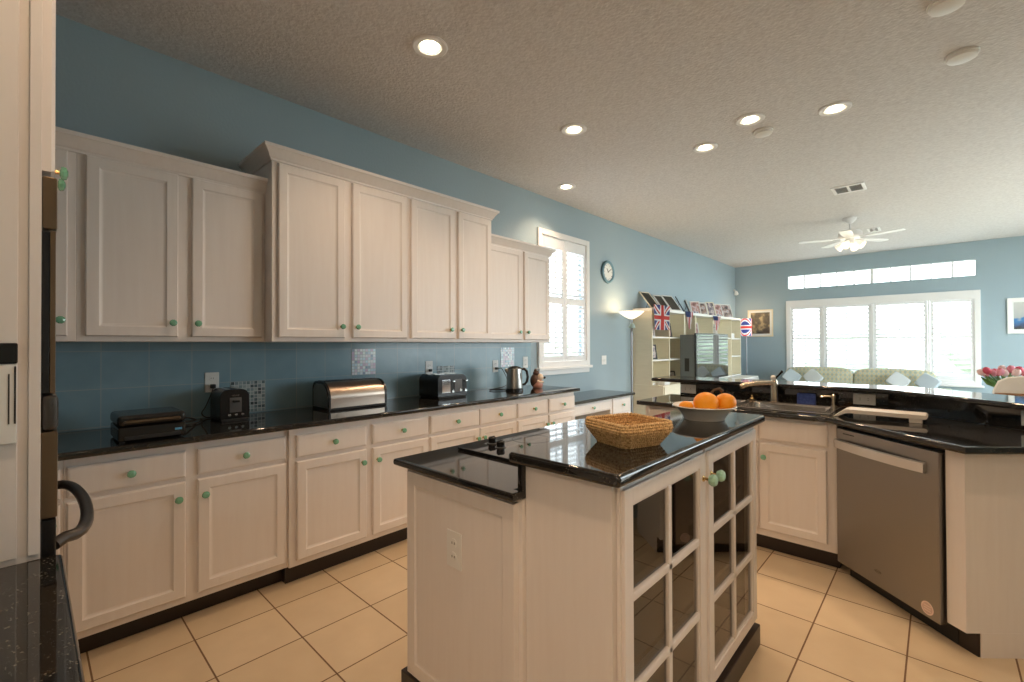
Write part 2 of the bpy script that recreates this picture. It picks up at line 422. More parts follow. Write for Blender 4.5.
# far window
w2 = window_root('window_2', (0, FAR, 0), 0)
wpart(w2, 'window_frame', frame_b(.988, 3.78, .645, 2.225, -.028, .05, .075).box(1.06, 3.71, -.028, .04, 2.085, 2.155, .004)
      .box(1.60, 1.635, -.02, .04, .7, 2.15).box(2.365, 2.395, -.02, .04, .7, 2.15).box(3.135, 3.165, -.02, .04, .7, 2.15), trim_m)
wpart(w2, 'window_sill', B().box(.96, 3.81, -.07, .05, .615, .65, .008), trim_m)
for x0, x1 in ((1.062, 1.598), (1.637, 2.363), (2.397, 3.133), (3.167, 3.708)):
    shutter(w2, x0, x1, .72, 2.09, .005, .045, [(.72, .80), (1.435, 1.47), (2.04, 2.09)], tilt=-24, wd=.082, pitch=.086)
wpart(w2, 'glass', B().box(1.06, 3.71, .10, .106, .7, 2.15), pane_m)
wpart(w2, 'sash', frame_b(1.06, 3.71, .7, 2.15, .09, .12, .04).box(2.36, 2.40, .09, .12, .7, 2.15), trim_m)
# transom of ten panes
w3 = window_root('window_3', (0, FAR, 0), 0)
b = frame_b(1.0, 3.755, 2.445, 2.755, .02, .12, .03)
for i in range(1, 10):
    x = 1.03+i*(3.725-1.03)/10; b.box(x-.013 if i != 5 else x-.024, x+.013 if i != 5 else x+.024, .05, .09, 2.47, 2.73)
wpart(w3, 'window_frame', b, trim_m)
wpart(w3, 'glass', B().box(1.02, 3.74, .10, .106, 2.46, 2.74), pane_m)
# sliding doors added in the right wall, out of view, to let in fill daylight
for k, (a, c, zt) in enumerate(((4.9, 10.3, 2.65),)):
    dr = window_root('door_%d' % (k+1), (RIGHT, 0, 0), R(-90))
    mid = -(a+c)/2
    wpart(dr, 'door_frame', frame_b(-c, -a, .02, zt, .0, .12, .06).box(mid-.05, mid+.05, .02, .1, .02, zt), trim_m)
    wpart(dr, 'glass', B().box(-c, -a, .06, .066, .02, zt), pane_m)
def portal(name, loc, rx, rz, sx, sy):
    d = bpy.data.lights.new(name, 'AREA'); d.shape = 'RECTANGLE'; d.size = sx; d.size_y = sy; d.cycles.is_portal = True; d.energy = 1
    o = bpy.data.objects.new(name, d); C.objects.link(o); o.location = loc; o.rotation_euler = (R(rx), 0, R(rz))
portal('window_portal', (-.16, 4.395, 1.855), 90, -90, .9, 1.5)
portal('window_portal', (2.38, FAR+.16, 1.43), 90, 180, 2.66, 1.46)
portal('window_portal', (2.38, FAR+.16, 2.6), 90, 180, 2.72, .28)
portal('door_portal', (RIGHT+.16, 7.6, 1.33), 90, 90, 5.4, 2.63)

# ------------------------------------------------------------------ outdoors
grass_m = mat('pale_patio', (.58, .56, .5), .9); noise_col(grass_m, world_pos(grass_m), 3, (.52, .51, .46), (.62, .60, .55))
leaf_m = mat('hedge_leaf', (.08, .16, .04), .7); noise_col(leaf_m, world_pos(leaf_m), 9, (.24, .31, .22), (.44, .50, .40))
o = struct('ground_outside', B().box(-30, 40, -25, 45, -.3, -.12), grass_m)
def bush(name, c, r, label, sc=(1, 1, 1), seed=1):
    b = B(); rnd = random.Random(seed)
    for i in range(9):
        a = rnd.uniform(0, 2*PI); q = rnd.uniform(.1, .6)
        b.ball((c[0]+math.cos(a)*q*r*sc[0], c[1]+math.sin(a)*q*r*sc[1], -.12+r*sc[2]*rnd.uniform(.35, 1.0)), r*rnd.uniform(.35, .55), (1, 1, 1), 0, 3, None, .16, seed*7+i)
    single(name, b, leaf_m, label, 'bush', (c[0], c[1], -.12))
bush('garden_bush', (1.5, 17.0), 1.5, 'green bush outdoors seen through the second shutter from the left', seed=3)
bush('garden_bush', (4.9, 18.0), 1.9, 'green bush outdoors seen through the rightmost shutter of the long window', seed=5)
bush('garden_bush', (-2.2, 18.5), 1.7, 'green bush outdoors behind the leftmost shutter of the long window', seed=8)
bush('garden_bush', (-3.6, 8.2), 1.3, 'green bush outdoors behind the tall shuttered window by the clock', seed=9)

# ------------------------------------------------------------------ cabinets
def knob(parent, x, z, y):
    """brass stem and faceted green glass head, pointing along -y"""
    M = Matrix.Translation((x, y, z)) @ Matrix.Rotation(R(90), 4, 'X')
    b = B(); b.lathe([(.010, 0), (.010, .003), (.005, .005), (.005, .016), (.009, .018)], M, 12, 0)
    b.lathe([(.007, .017), (.0155, .020), (.0175, .025), (.0155, .031), (.008, .034), (0, .0345)], M, 10, 1)
    return part(parent, 'knob', b, [brass, knob_glass], angle=15)
DOOR = [(0, 0), (0, -.014), (.005, -.020), (.048, -.020), (.053, -.016), (.060, -.0125), (.066, -.0115)]
DRAWER = [(0, 0), (0, -.012), (.004, -.015), (.014, -.020)]
def front(root, kind, x0, x1, z0, z1, kn=None, mt=None):
    b = B().ring(x0, x1, z0, z1, 0, DOOR if kind == 'door' else DRAWER)
    o = part(root, kind, b, mt or white_cab)
    if kn: knob(o, kn[0], kn[1], -.020 if kind == 'drawer' else -.020)
    return o
CROWN = [(0, 0), (.008, 0), (.010, .012), (.018, .018), (.024, .034), (.042, .058), (.052, .064), (.054, .082), (0, .082)]
def crown(root, path, z):
    return part(root, 'crown', B().sweep(path, [(q, z+h) for q, h in CROWN]), white_cab)
def cabinet(name, label, cat, loc, rot, W, D, z0, z1, fronts, group=None, toe=None, hollow=False):
    r = thing(name, label, cat, loc, rot, group)
    if hollow:
        part(r, 'carcass', B().box(0, W, 0, .02, z0, z1).box(0, .018, .02, D, z0, z1).box(W-.018, W, .02, D, z0, z1).box(.018, W-.018, D-.012, D, z0, z1).box(.018, W-.018, .02, D-.012, z0, z0+.018), white_cab)
    else: part(r, 'carcass', B().box(0, W, 0, D, z0, z1, .002, seg=1), white_cab)
    if toe is not None: part(r, 'toe_kick', B().box(0, W, toe, D-.02, 0, z0), toe_m)
    for f in fronts: front(r, *f)
    return r
# --- wall cabinets (local x along +Y, front faces the room)
UB = 1.372; ZS, ZT = 2.285, 2.455
def upper(label, y0, y1, X, D, ztop, doors, crownpath, cz):
    W = y1-y0
    r = cabinet('wall_cabinet', label, 'wall cabinet', (X, y0, 0), R(90), W, D-.0015, UB, ztop,
                [('door', a-y0, c-y0, UB+.026, ztop-.03, (k-y0, UB+.098)) for a, c, k in doors], 'white wall cabinets over the long counter')
    crown(r, [(a-y0, c) for a, c in crownpath], cz)
    return r
upper('white wall cabinet at the far left, mostly hidden by the oven cabinet', -.30, .158, .31, .31, ZS, [(-.27, .129, .105)], [(-.30, 0), (.158, 0)], ZS-.028)
upper('two-door white wall cabinet above the black grill and small toaster', .158, .976, .31, .31, ZS, [(.188, .547, .522), (.607, .958, .632)], [(.158, 0), (.976, 0)], ZS-.028)
upper('taller two-door white wall cabinet above the bread bin', .976, 1.905, .42, .42, ZT, [(1.007, 1.418, 1.392), (1.470, 1.895, 1.497)], [(.976, .42), (.976, 0), (1.905, 0)], ZT-.022)
upper('taller two-door white wall cabinet above the four-slot toaster', 1.905, 2.764, .42, .42, ZT, [(1.928, 2.343, 2.293), (2.379, 2.752, 2.405)], [(1.905, 0), (2.764, 0), (2.764, .42)], ZT-.022)
upper('short two-door white wall cabinet next to the tall shuttered window', 2.764, 3.714, .31, .31, ZS, [(2.80, 3.270, 3.225), (3.307, 3.697, 3.34)], [(2.764, 0), (3.714, 0), (3.714, .31)], ZS-.028)

# --- base cabinets
CT, CB = .914, .882
def base(label, y0, y1, X, toe, cols):
    W = y1-y0; fr = []
    for a, c, k in cols:
        fr.append(('drawer', a-y0, c-y0, .716, .842, ((a+c)/2-y0, .779)))
        fr.append(('door', a-y0, c-y0, .14, .694, (k-y0, .618)))
    return cabinet('base_cabinet', label, 'base cabinet', (X, y0, 0), R(90), W, X-.002, .105, CB-.001, fr, 'white base cabinets under the long counter', toe)
base('white base cabinet at the left end, partly behind the oven handle', -.36, .108, .58, .085, [(-.33, .098, .07)])
base('two-door white base cabinet below the black grill and small toaster', .108, 1.005, .58, .085, [(.117, .529, .497), (.577, .992, .605)])
base('two-door white base cabinet below the bread bin, half hidden by the island', 1.005, 1.958, .60, .055, [(1.042, 1.470, 1.44), (1.513, 1.948, 1.545)])
base('white base cabinet below the four-slot toaster, lower half behind the island', 1.958, 2.880, .60, .055, [(1.968, 2.438, 2.41), (2.447, 2.866, 2.475)])
base('white base cabinet below the kettle at the right end of the run', 2.880, 3.735, .60, .055, [(2.890, 3.298, 3.27), (3.322, 3.728, 3.35)])
single('countertop', B().box(.0005, .642, -.65, 3.79, CB, CT, .011, seg=3), granite_m, 'long black granite countertop along the tiled left wall', 'countertop', (.3, 1.6, CB))
o = struct('backsplash', B().box(.0003, .010, -.65, 3.765, CT+.0005, UB-.001), splash_m)
# mosaic inserts
gmo = 'mosaic tile squares set in the blue backsplash'
single('mosaic_tile', B().box(.0102, .0135, 1.684, 1.884, 1.124, 1.320), pearl_m, 'square of pale pearly mosaic above the bread bin', 'mosaic tile', (.0102, 1.784, 1.124), group=gmo)
single('mosaic_tile', B().box(.0102, .0135, .876, 1.076, .924, 1.120), dark_mosaic_m, 'square of dark mosaic behind the small two-slot toaster', 'mosaic tile', (.0102, .976, .924), group=gmo)
single('mosaic_tile', B().box(.0102, .0135, 2.488, 2.688, .964, 1.160), dark_mosaic_m, 'dark mosaic square showing just above the four-slot toaster', 'mosaic tile', (.0102, 2.588, .964), group=gmo)
single('mosaic_tile', B().box(.0102, .0135, 3.292, 3.494, 1.124, 1.320), pearl_m, 'square of pale pearly mosaic right above the steel kettle', 'mosaic tile', (.0102, 3.392, 1.124), group=gmo)

# --- desk at the end of the run
r = thing('desk', 'low white built-in desk below the window, black granite top', 'desk', (.50, 3.795, 0), R(90))
part(r, 'worktop', B().box(.0, 1.31, -.045, .498, .728, .762, .010, seg=3), granite_m)
part(r, 'pedestal', B().box(.80, 1.27, 0, .49, .09, .727, .002), white_cab)
part(r, 'apron', B().box(.0, .80, 0, .49, .60, .727, .002), white_cab)
front(r, 'drawer', .02, .775, .612, .715, (.40, .663)); front(r, 'drawer', .835, 1.245, .545, .715, (1.04, .635)); front(r, 'door', .835, 1.245, .12, .525, (.87, .46))

# ------------------------------------------------------------------ island
IL = thing('kitchen_island', 'white kitchen island with glass cabinet doors and dark plinth', 'kitchen island', (2.15, 1.7, 0))
GT, RT = .912, 1.03
part(IL, 'carcass', B().box(1.757, 2.337, 1.018, 2.24, .094, .884, .002), white_cab, w=True)
FX = 2.634
b = B()
for y0, y1 in ((1.033, 1.05), (2.222, 2.24)):
    b.box(2.339, FX, y0, y1, .094, .996)
b.box(2.339, 2.35, 1.05, 2.222, .094, .996)
b.box(2.35, FX, 1.05, 2.222, .978, .996); b.box(2.35, FX, 1.05, 2.222, .094, .124)
b.box(FX-.022, FX, 1.05, 1.075, .124, .978); b.box(FX-.022, FX, 2.205, 2.222, .124, .978); b.box(FX-.022, FX, 1.622, 1.652, .124, .978)
part(IL, 'glass_cabinet', b, white_cab, w=True)
part(IL, 'inner_lining', B().box(2.351, 2.355, 1.0505, 2.2215, .125, .977).box(2.355, FX-.023, 1.0505, 1.055, .125, .977).box(2.355, FX-.023, 2.217, 2.2215, .125, .977), dark_wood, w=True)
for z in (.40, .695): part(IL, 'shelf', B().box(2.356, FX-.04, 1.056, 2.216, z, z+.018, .002), dark_wood, w=True)
part(IL, 'plinth', B().box(1.722, 2.662, .996, 2.252, 0, .093, .004), toe_m, w=True)
# raised end panel with the socket
b = B().ring(1.757, 2.322, .10, .872, 1.018, [(0, 0), (0, -.012), (.004, -.018), (.05, -.018), (.056, -.013), (.064, -.011)])
part(IL, 'end_panel', b, white_cab, w=True)
# doors, drawn in a frame whose x runs along +Y and whose front faces +X
pale_glass = mat('pale_green_glass', (.36, .62, .48), .1, spec=.8)
def glass_door(y0, y1, kn):
    M = Matrix.Translation((FX, 0, 0)) @ Matrix.Rotation(R(90), 4, 'Z')
    z0, z1, st = .118, .978, .055
    b = B(); d0, d1 = -.0225, -.0005
    # outer frame with a stepped outer edge
    b.box(y0, y0+st, d0+.010, d1, z0, z1, .003); b.box(y1-st, y1, d0+.010, d1, z0, z1, .003)
    b.box(y0+st-.004, y1-st+.004, d0+.010, d1, z0, z0+st, .003); b.box(y0+st-.004, y1-st+.004, d0+.010, d1, z1-st, z1, .003)
    e = .008
    b.box(y0+e, y0+st, d0, d1, z0+e, z1-e, .004); b.box(y1-st, y1-e, d0, d1, z0+e, z1-e, .004)
    b.box(y0+st-.004, y1-st+.004, d0, d1, z0+e, z0+st, .004); b.box(y0+st-.004, y1-st+.004, d0, d1, z1-st, z1-e, .004)
    i0, i1, j0, j1 = y0+st-.002, y1-st+.002, z0+st-.002, z1-st+.002
    b.box(i0, i0+.009, d0+.006, d1, j0, j1, .002); b.box(i1-.009, i1, d0+.006, d1, j0, j1, .002)
    b.box(i0, i1, d0+.006, d1, j0, j0+.009, .002); b.box(i0, i1, d0+.006, d1, j1-.009, j1, .002)
    ym = (y0+y1)/2; b.box(ym-.0125, ym+.0125, d0+.002, d1-.004, z0+st, z1-st, .005)
    for k in (1, 2):
        z = z0+st+(z1-z0-2*st)*k/3; b.box(y0+st, y1-st, d0+.002, d1-.004, z-.0125, z+.0125, .005)
    b.bm.transform(M)
    o = part(IL, 'door', b, white_cab, w=True)
    g = B().box(y0+st, y1-st, -.010, -.007, z0+st, z1-st); g.bm.transform(M); part(o, 'glass', g, smoke_glass, w=True)
    k = B(); MM = M @ Matrix.Translation((kn[0], d0, kn[1])) @ Matrix.Rotation(R(90), 4, 'X')
    k.lathe([(.011, 0), (.011, .003), (.0055, .005), (.0055, .018), (.010, .020)], MM, 12, 0)
    k.lathe([(.008, .019), (.016, .022), (.0205, .030), (.0205, .037), (.016, .045), (.008, .048), (0, .0485)], MM, 10, 1)
    part(o, 'knob', k, [brass, pale_glass], w=True, angle=15)
glass_door(1.052, 1.628, (1.600, .885)); glass_door(1.646, 2.236, (1.674, .885))
single('island_countertop', B().prism([(1.71, .972), (2.342, .972), (2.342, 1.0165), (2.318, 1.0165), (2.318, 2.26), (1.71, 2.26)], .885, GT, .009, seg=3), granite_m, 'lower black granite slab of the island around the cooktop', 'countertop', (2.0, 1.6, .885))
r = thing('raised_countertop', 'raised black granite slab of the island under the basket', 'countertop', (2.5, 1.7, .9965))
part(r, 'slab', B().box(2.31, 2.685, .982, 2.27, .9965, RT, .011, seg=3), granite_m, w=True)
part(r, 'riser', B().box(2.3185, 2.338, 1.0175, 2.255, .8855, .996, .003), granite_m, w=True)
# cooktop
ck = thing('cooktop', 'black glass cooktop let into the lower island slab', 'cooktop', (2.03, 1.6, GT+.0005))
part(ck, 'glass_top', B().box(1.785, 2.285, 1.232, 1.99, GT+.0005, GT+.012, .003), cook_glass, w=True)
ringm = mat('burner_ring', (.06, .06, .062), .2)
for x, y, rr in ((1.91, 1.56, .09), (2.15, 1.52, .07), (1.91, 1.82, .07), (2.15, 1.80, .09)):
    part(ck, 'burner_ring', B().lathe([(rr-.003, 0), (rr-.003, .0004), (rr, .0004), (rr, 0)], Matrix.Translation((x, y, GT+.012)), 40, cap=False), ringm, w=True)
for x, y in ((1.845, 1.375), (1.925, 1.345)):
    M_ = Matrix.Translation((x, y, GT+.012))
    k_ = part(ck, 'control_knob', B().lathe([(.0175, .004), (.0165, .010), (.0175, .024), (.015, .028), (0, .0285)], M_, 20).box(x-.0025, x+.0025, y-.014, y+.014, GT+.039, GT+.043, .001), black_plastic, w=True)
    part(k_, 'knob_ring', B().lathe([(.023, 0), (.023, .003), (.018, .004)], M_, 24), grey_plastic, w=True)

# ------------------------------------------------------------------ peninsula
TH = R(-44.5); tdir = Vector((math.cos(TH), math.sin(TH))); ndir = Vector((math.sin(TH), -math.cos(TH)))
P0 = Vector((2.83, 3.245))
sb = cabinet('sink_cabinet', 'white base cabinet with doors below the sink', 'base cabinet', (1.60, 3.28, 0), 0, 1.215, .56, .105, CB-.001,
             [('drawer', .03, .385, .715, .862, None), ('door', .03, .385, .15, .70, (.355, .62)),
              ('drawer', .43, .79, .715, .862, None), ('door', .43, .79, .15, .70, (.46, .62)), ('drawer', .80, 1.17, .728, .862, None), ('door', .80, 1.165, .15, .708, (.83, .62))], toe=.06, hollow=True)
E0 = P0+tdir*.622                                     # end of the dishwasher bay
E1 = Vector((3.333, 2.757)); E2 = E1+Vector((.742, .670))*.40
inn = lambda p, d: (p.x-ndir.x*d, p.y-ndir.y*d)
ec = thing('peninsula_end_cabinet', 'white end panel of the peninsula right of the dishwasher', 'base cabinet', (3.45, 3.05, 0))
e0b = E0-ndir*.40
part(ec, 'carcass', B().prism([(E0.x, E0.y), (E1.x, E1.y), (E2.x, E2.y), (e0b.x, e0b.y)], .105, CB-.001), white_cab, w=True)
ed = (E2-E1).normalized(); en = Vector((ed.y, -ed.x))
q0 = E1+ed*.062
part(ec, 'end_panel', B().prism([(q0.x+en.x*.001, q0.y+en.y*.001), (E2.x+en.x*.001, E2.y+en.y*.001), (E2.x-en.x*.02, E2.y-en.y*.02), (q0.x-en.x*.02, q0.y-en.y*.02)], 0, .105), white_cab, w=True)
k0 = E0-ndir*.055; k1 = E1-ndir*.055+tdir*-.004; k2 = q0+ed*.002-en*.004
part(ec, 'toe_kick', B().prism([(k0.x, k0.y), (k1.x, k1.y), (k2.x, k2.y), (k2.x-en.x*.03, k2.y-en.y*.03), (k0.x-ndir.x*.03, k0.y-ndir.y*.03)], 0, .105), toe_m, w=True)
# dishwasher
dwr = thing('dishwasher', 'stainless steel dishwasher set at an angle beside the sink', 'dishwasher', (P0.x, P0.y, 0), TH)
part(dwr, 'tub', B().box(.010, .612, .012, .50, .10, .866), black_matte)
part(dwr, 'kick_plate', B().box(.004, .618, .055, .07, .0, .10), black_matte)
part(dwr, 'door', B().box(.004, .612, -.022, .011, .085, .858, .004), dw_steel)
hp = []
for i in range(13):
    t = i/12; hp.append((.006+t*.548, -.028-.026*math.sin(PI*t)**.6, .772))
hb = B(); tb = bmesh.new(); rs = []
for x, y, z in hp: rs.append([tb.verts.new((x, y+a, z+c)) for a, c in ((-.010, -.022), (.008, -.026), (.008, .026), (-.010, .022))])
for a, c in zip(rs, rs[1:]):
    for j in range(4): tb.faces.new((a[j], a[(j+1) % 4], c[(j+1) % 4], c[j]))
tb.faces.new(rs[0][::-1]); tb.faces.new(rs[-1]); bmesh.ops.recalc_face_normals(tb, faces=tb.faces); hb.take(tb)
part(dwr, 'handle', hb, handle_steel, label='curved bright steel handle')
part(dwr, 'control_mark', B().box(.055, .135, -.0228, -.0222, .832, .838), black_matte)
logo_m = mat('logo_grey', (.12, .11, .10), .4)
part(dwr, 'logo', B().tube([(.283+.020*math.cos(t*PI/8), -.0226, .162+.007*math.sin(t*PI/8)) for t in range(16)], .0012, 6, closed=True).box(.268, .298, -.0232, -.0222, .1602, .1638), logo_m)
stick_m = mat('sticker', (.80, .62, .55), .5)
b = B(); Ms = Matrix.Translation((.552, -.0221, .128)) @ Matrix.Rotation(R(90), 4, 'X')
b.lathe([(.030, 0), (.030, .0006)], Ms, 32, 0); b.lathe([(.0245, .0006), (.0245, .0009)], Ms, 32, 1)
for k, zz in enumerate((.139, .128, .117)): b.box(.535, .569, -.0236, -.0229, zz-.0022, zz+.0022, m=0)
part(dwr, 'sticker', b, [stick_m, mat('sticker_inner', (.62, .46, .40), .5)], label='round pink energy sticker')

# granite top of the peninsula, cut round the two bowls
def off(p, d): return Vector((p.x+ndir.x*d, p.y+ndir.y*d))
F0, F1 = Vector((2.783, 3.208)), Vector((3.333, 2.682))
F2 = F1+Vector((.742, .670))*.46
BK = 3.87
FP = [Vector(p) for p in ((1.40, 3.785), (2.99, 3.785), (3.25, 3.575), (3.80, 3.075))]     # front edge of the bar
def offset_path(d, x0):
    o = []
    for i, p in enumerate(FP):
        n0 = None if i == 0 else Vector((-(FP[i]-FP[i-1]).normalized().y, (FP[i]-FP[i-1]).normalized().x))
        n1 = None if i == len(FP)-1 else Vector((-(FP[i+1]-FP[i]).normalized().y, (FP[i+1]-FP[i]).normalized().x))
        q = n1 if n0 is None else n0 if n1 is None else (n0+n1)/(1+n0.dot(n1))
        o.append(p+q*d)
    o[0].x = x0
    return [(p.x, p.y) for p in o]
def strip(d0, d1, x0): return offset_path(d0, x0)+offset_path(d1, x0)[::-1]
UP = offset_path(.07, 1.63); BK = UP[0][1]
BOWLS = [(1.86, 2.20, 3.385, 3.745), (2.235, 2.735, 3.385, 3.745)]
b = B()
b.prism([(1.55, 3.225), (2.765, 3.225), (F1.x, F1.y), (F2.x, F2.y), UP[3], UP[2], UP[1], (1.55, BK), (1.55, 3.5605), (1.845, 3.5605), (1.845, 3.762), (2.755, 3.762),
         (2.755, 3.368), (1.845, 3.368), (1.845, 3.56), (1.55, 3.56)], CB, CT, .010, seg=3, keep=lambda c: c.y < 3.3 or (c.x > 3.0 and c.y < 3.25))
b.box(2.217, 2.219, 3.36, 3.77, CB, CT)
single('peninsula_countertop', b, granite_m, 'black granite counter of the peninsula around the double sink', 'countertop', (2.5, 3.5, CB))
# half wall behind, its granite upstand and the bar slab on top
struct('partition_halfwall', B().prism(strip(.095, .22, 1.66), 0, 1.020), paint)
single('granite_upstand', B().prism(strip(.0705, .0945, 1.63), CT+.0005, 1.0205), granite_m, 'black granite upstand behind the sink, below the bar', 'upstand', (2.4, BK, CT))
single('bar_top', B().prism(strip(.0, .38, 1.40), 1.0215, 1.053, .011, seg=3), granite_m, 'raised black granite bar top behind the sink', 'bar top', (2.4, BK, 1.0215))

# sink
sk = thing('double_sink', 'stainless steel double bowl sink in the peninsula counter', 'sink', (2.3, 3.57, CT))
def bowl_b(x0, x1, y0, y1, dpt):
    t = bmesh.new(); rs = []
    for ins, z, rr in ((-.016, CT+.004, .05), (-.012, CT+.006, .05), (-.002, CT+.004, .05), (.003, CT-.01, .055), (.014, CT-dpt+.03, .06), (.045, CT-dpt, .05)):
        a, b_, c, d = x0+ins, x1-ins, y0+ins, y1-ins; ring = []
        for cx, cy, st in ((b_-rr, d-rr, 0), (a+rr, d-rr, 90), (a+rr, c+rr, 180), (b_-rr, c+rr, 270)):
            for k in range(6): an = R(st+k*18); ring.append(t.verts.new((cx+rr*math.cos(an), cy+rr*math.sin(an), z)))
        rs.append(ring)
    n = len(rs[0])
    for p, q in zip(rs, rs[1:]):
        for j in range(n): t.faces.new((p[j], p[(j+1) % n], q[(j+1) % n], q[j]))
    t.faces.new(rs[-1]); bmesh.ops.recalc_face_normals(t, faces=t.faces); b = B(); b.take(t); return b
def rr_poly(x0, x1, y0, y1, r_, n=6):
    o = []
    for cx, cy, st in ((x1-r_, y1-r_, 0), (x0+r_, y1-r_, 90), (x0+r_, y0+r_, 180), (x1-r_, y0+r_, 270)):
        for k in range(n): an = R(st+k*90/(n-1)); o.append((cx+r_*math.cos(an), cy+r_*math.sin(an)))
    return o
b = B()
b.box(1.825, 2.77, 3.345, 3.39, CT+.0005, CT+.006, .002); b.box(1.825, 2.77, 3.74, 3.815, CT+.0005, CT+.006, .002)
b.box(1.825, 1.865, 3.38, 3.75, CT+.0005, CT+.006, .002); b.box(2.73, 2.77, 3.38, 3.75, CT+.0005, CT+.006, .002); b.box(2.195, 2.24, 3.38, 3.75, CT+.0005, CT+.006, .002)
part(sk, 'rim', b, sink_steel, w=True)
for q in BOWLS:
    o = part(sk, 'bowl', bowl_b(*q, .19), sink_steel, w=True)
    part(o, 'drain', B().lathe([(.045, 0), (.042, .003), (.030, .001), (.0, .001)], Matrix.Translation(((q[0]+q[1])/2, (q[2]+q[3])/2, CT-.1895)), 24), steel, w=True)
warm_steel = mat('faucet_steel', (.66, .56, .44), .22, 1)
fa = thing('faucet', 'brushed metal faucet with black lever at the back of the sink', 'faucet', (2.375, 3.755, CT+.006))
fx, fy, fz = 2.375, 3.755, CT+.0062
part(fa, 'body', B().lathe([(.034, 0), (.034, .006), (.026, .010), (.024, .14), (.021, .155), (.018, .165)], Matrix.Translation((fx, fy, fz)), 24), warm_steel, w=True)
part(fa, 'spout', B().tube([(fx, fy, fz+.135), (fx-.03, fy-.03, fz+.142), (fx-.10, fy-.09, fz+.138), (fx-.16, fy-.14, fz+.128), (fx-.185, fy-.16, fz+.112)], [.016, .017, .017, .019, .018], 14), warm_steel, w=True)
part(fa, 'cap', B().ball((fx-.006, fy, fz+.178), .019, (1, 1, 1.1)), white_ceramic, w=True, label='pale rounded cap')
part(fa, 'lever', B().tube([(fx+.004, fy, fz+.172), (fx+.03, fy+.0, fz+.200), (fx+.055, fy, fz+.232)], [.008, .007, .009], 10), black_plastic, w=True, label='black lever handle')
sd = thing('soap_dispenser', 'short metal soap dispenser at the right end of the sink', 'soap dispenser', (2.73, 3.79, CT+.006))
part(sd, 'body', B().lathe([(.019, 0), (.019, .005), (.012, .008), (.012, .045), (.015, .048), (.015, .075), (.009, .08)], Matrix.Translation((2.728, 3.79, CT+.0062)), 18), warm_steel, w=True)
part(sd, 'spout', B().tube([(2.728, 3.79, CT+.070), (2.69, 3.785, CT+.072), (2.655, 3.78, CT+.064)], .006, 10), warm_steel, w=True)
ag = thing('sprayer_cap', 'small brass cap on the sink rim left of the faucet', 'sink cap', (2.215, 3.79, CT+.006))
part(ag, 'base', B().lathe([(.030, 0), (.030, .004), (.020, .008)], Matrix.Translation((2.215, 3.79, CT+.0062)), 20), mat('aged_brass', (.10, .075, .05), .35, .8), w=True)
part(ag, 'knob', B().lathe([(.018, .008), (.016, .022), (.008, .028), (.008, .034), (.005, .040), (0, .041)], Matrix.Translation((2.215, 3.79, CT+.0062)), 16), brass, w=True)
sponge_m = mat('blue_sponge', (.07, .12, .42), .9); bump(sponge_m, coords(sponge_m), 120, .8, .004); noise_col(sponge_m, coords(sponge_m), 60, (.05, .09, .34), (.10, .16, .50))
single('sponge', B().box(2.505, 2.618, 3.818, 3.846, CT+.0005, CT+.078, .007), sponge_m, 'blue sponge standing against the black upstand behind the sink', 'sponge', (2.56, 3.836, CT))
# draining board
tray_m = mat('white_tray', (.80, .74, .66), .3)
db = thing('draining_board', 'white plastic draining board on the counter beside the sink', 'draining board', (3.0, 3.38, CT))
t = bmesh.new()
prof = [(2.795, .002), (2.805, .010), (2.842, .040), (2.862, .047), (3.205, .045), (3.212, .036), (3.205, .024), (3.195, .022), (2.872, .026), (2.85, .022), (2.815, .002)]
A_ = [t.verts.new((x, 3.30, CT+.001+z)) for x, z in prof]; B_ = [t.verts.new((x, 3.455, CT+.001+z)) for x, z in prof]; n = len(prof)
t.faces.new(A_); t.faces.new(B_[::-1])
for i in range(n): t.faces.new((A_[i], A_[(i+1) % n], B_[(i+1) % n], B_[i]))
bmesh.ops.recalc_face_normals(t, faces=t.faces); b = B(); b.take(t); part(db, 'tray', b, tray_m, w=True)
for y in (3.305, 3.435): part(db, 'foot', B().box(3.135, 3.19, y, y+.018, CT+.0005, CT+.026, .003), tray_m, w=True)

# ------------------------------------------------------------------ oven cabinet and near counter (left edge of the photo)
ov = cabinet('oven_cabinet', 'tall white oven cabinet at the left edge of the photo', 'oven cabinet', (1.88, .021, 0), R(180), .76, .66, .0, 2.42,
             [('door', .006, .376, 1.722, 2.39, (.318, 1.808)), ('door', .384, .754, 1.722, 2.39, (.442, 1.808)), ('door', .006, .376, .03, .50, (.35, .45)), ('door', .384, .754, .03, .50, (.41, .45))])
part(ov, 'side_stile', B().box(1.8805, 1.889, .003, .021, .92, 2.42, .002), white_cab, w=True)
part(ov, 'side_panel', B().box(1.8805, 1.886, -.62, -.012, .92, 2.42, .002), white_cab, w=True)
on = thing('wall_oven', 'black and bronze built-in double oven seen edge-on', 'oven', (1.50, .022, .52))
part(on, 'control_panel', B().box(1.13, 1.872, .0215, .045, 1.60, 1.712, .004), oven_bronze, w=True)
part(on, 'upper_door', B().box(1.13, 1.872, .0215, .034, 1.25, 1.597, .003), black_plastic, w=True)
part(on, 'upper_frame', B().box(1.855, 1.872, .034, .043, 1.25, 1.597, .002).box(1.13, 1.147, .034, .043, 1.25, 1.597, .002).box(1.147, 1.855, .034, .043, 1.25, 1.29, .002), oven_bronze, w=True)
part(on, 'vent', B().box(1.13, 1.872, .0215, .048, 1.17, 1.247, .010), dark_steel, w=True)
part(on, 'lower_panel', B().box(1.13, 1.872, .0215, .047, .985, 1.168, .003), oven_bronze, w=True)
part(on, 'lower_door', B().box(1.13, 1.872, .0215, .045, .53, .982, .003), black_plastic, w=True)
hp = [(1.80, .044, .905)]
for i in range(15): a = PI*i/14; hp.append((1.50+.285*math.cos(a), .062+.052*math.sin(a)**.7, .912))
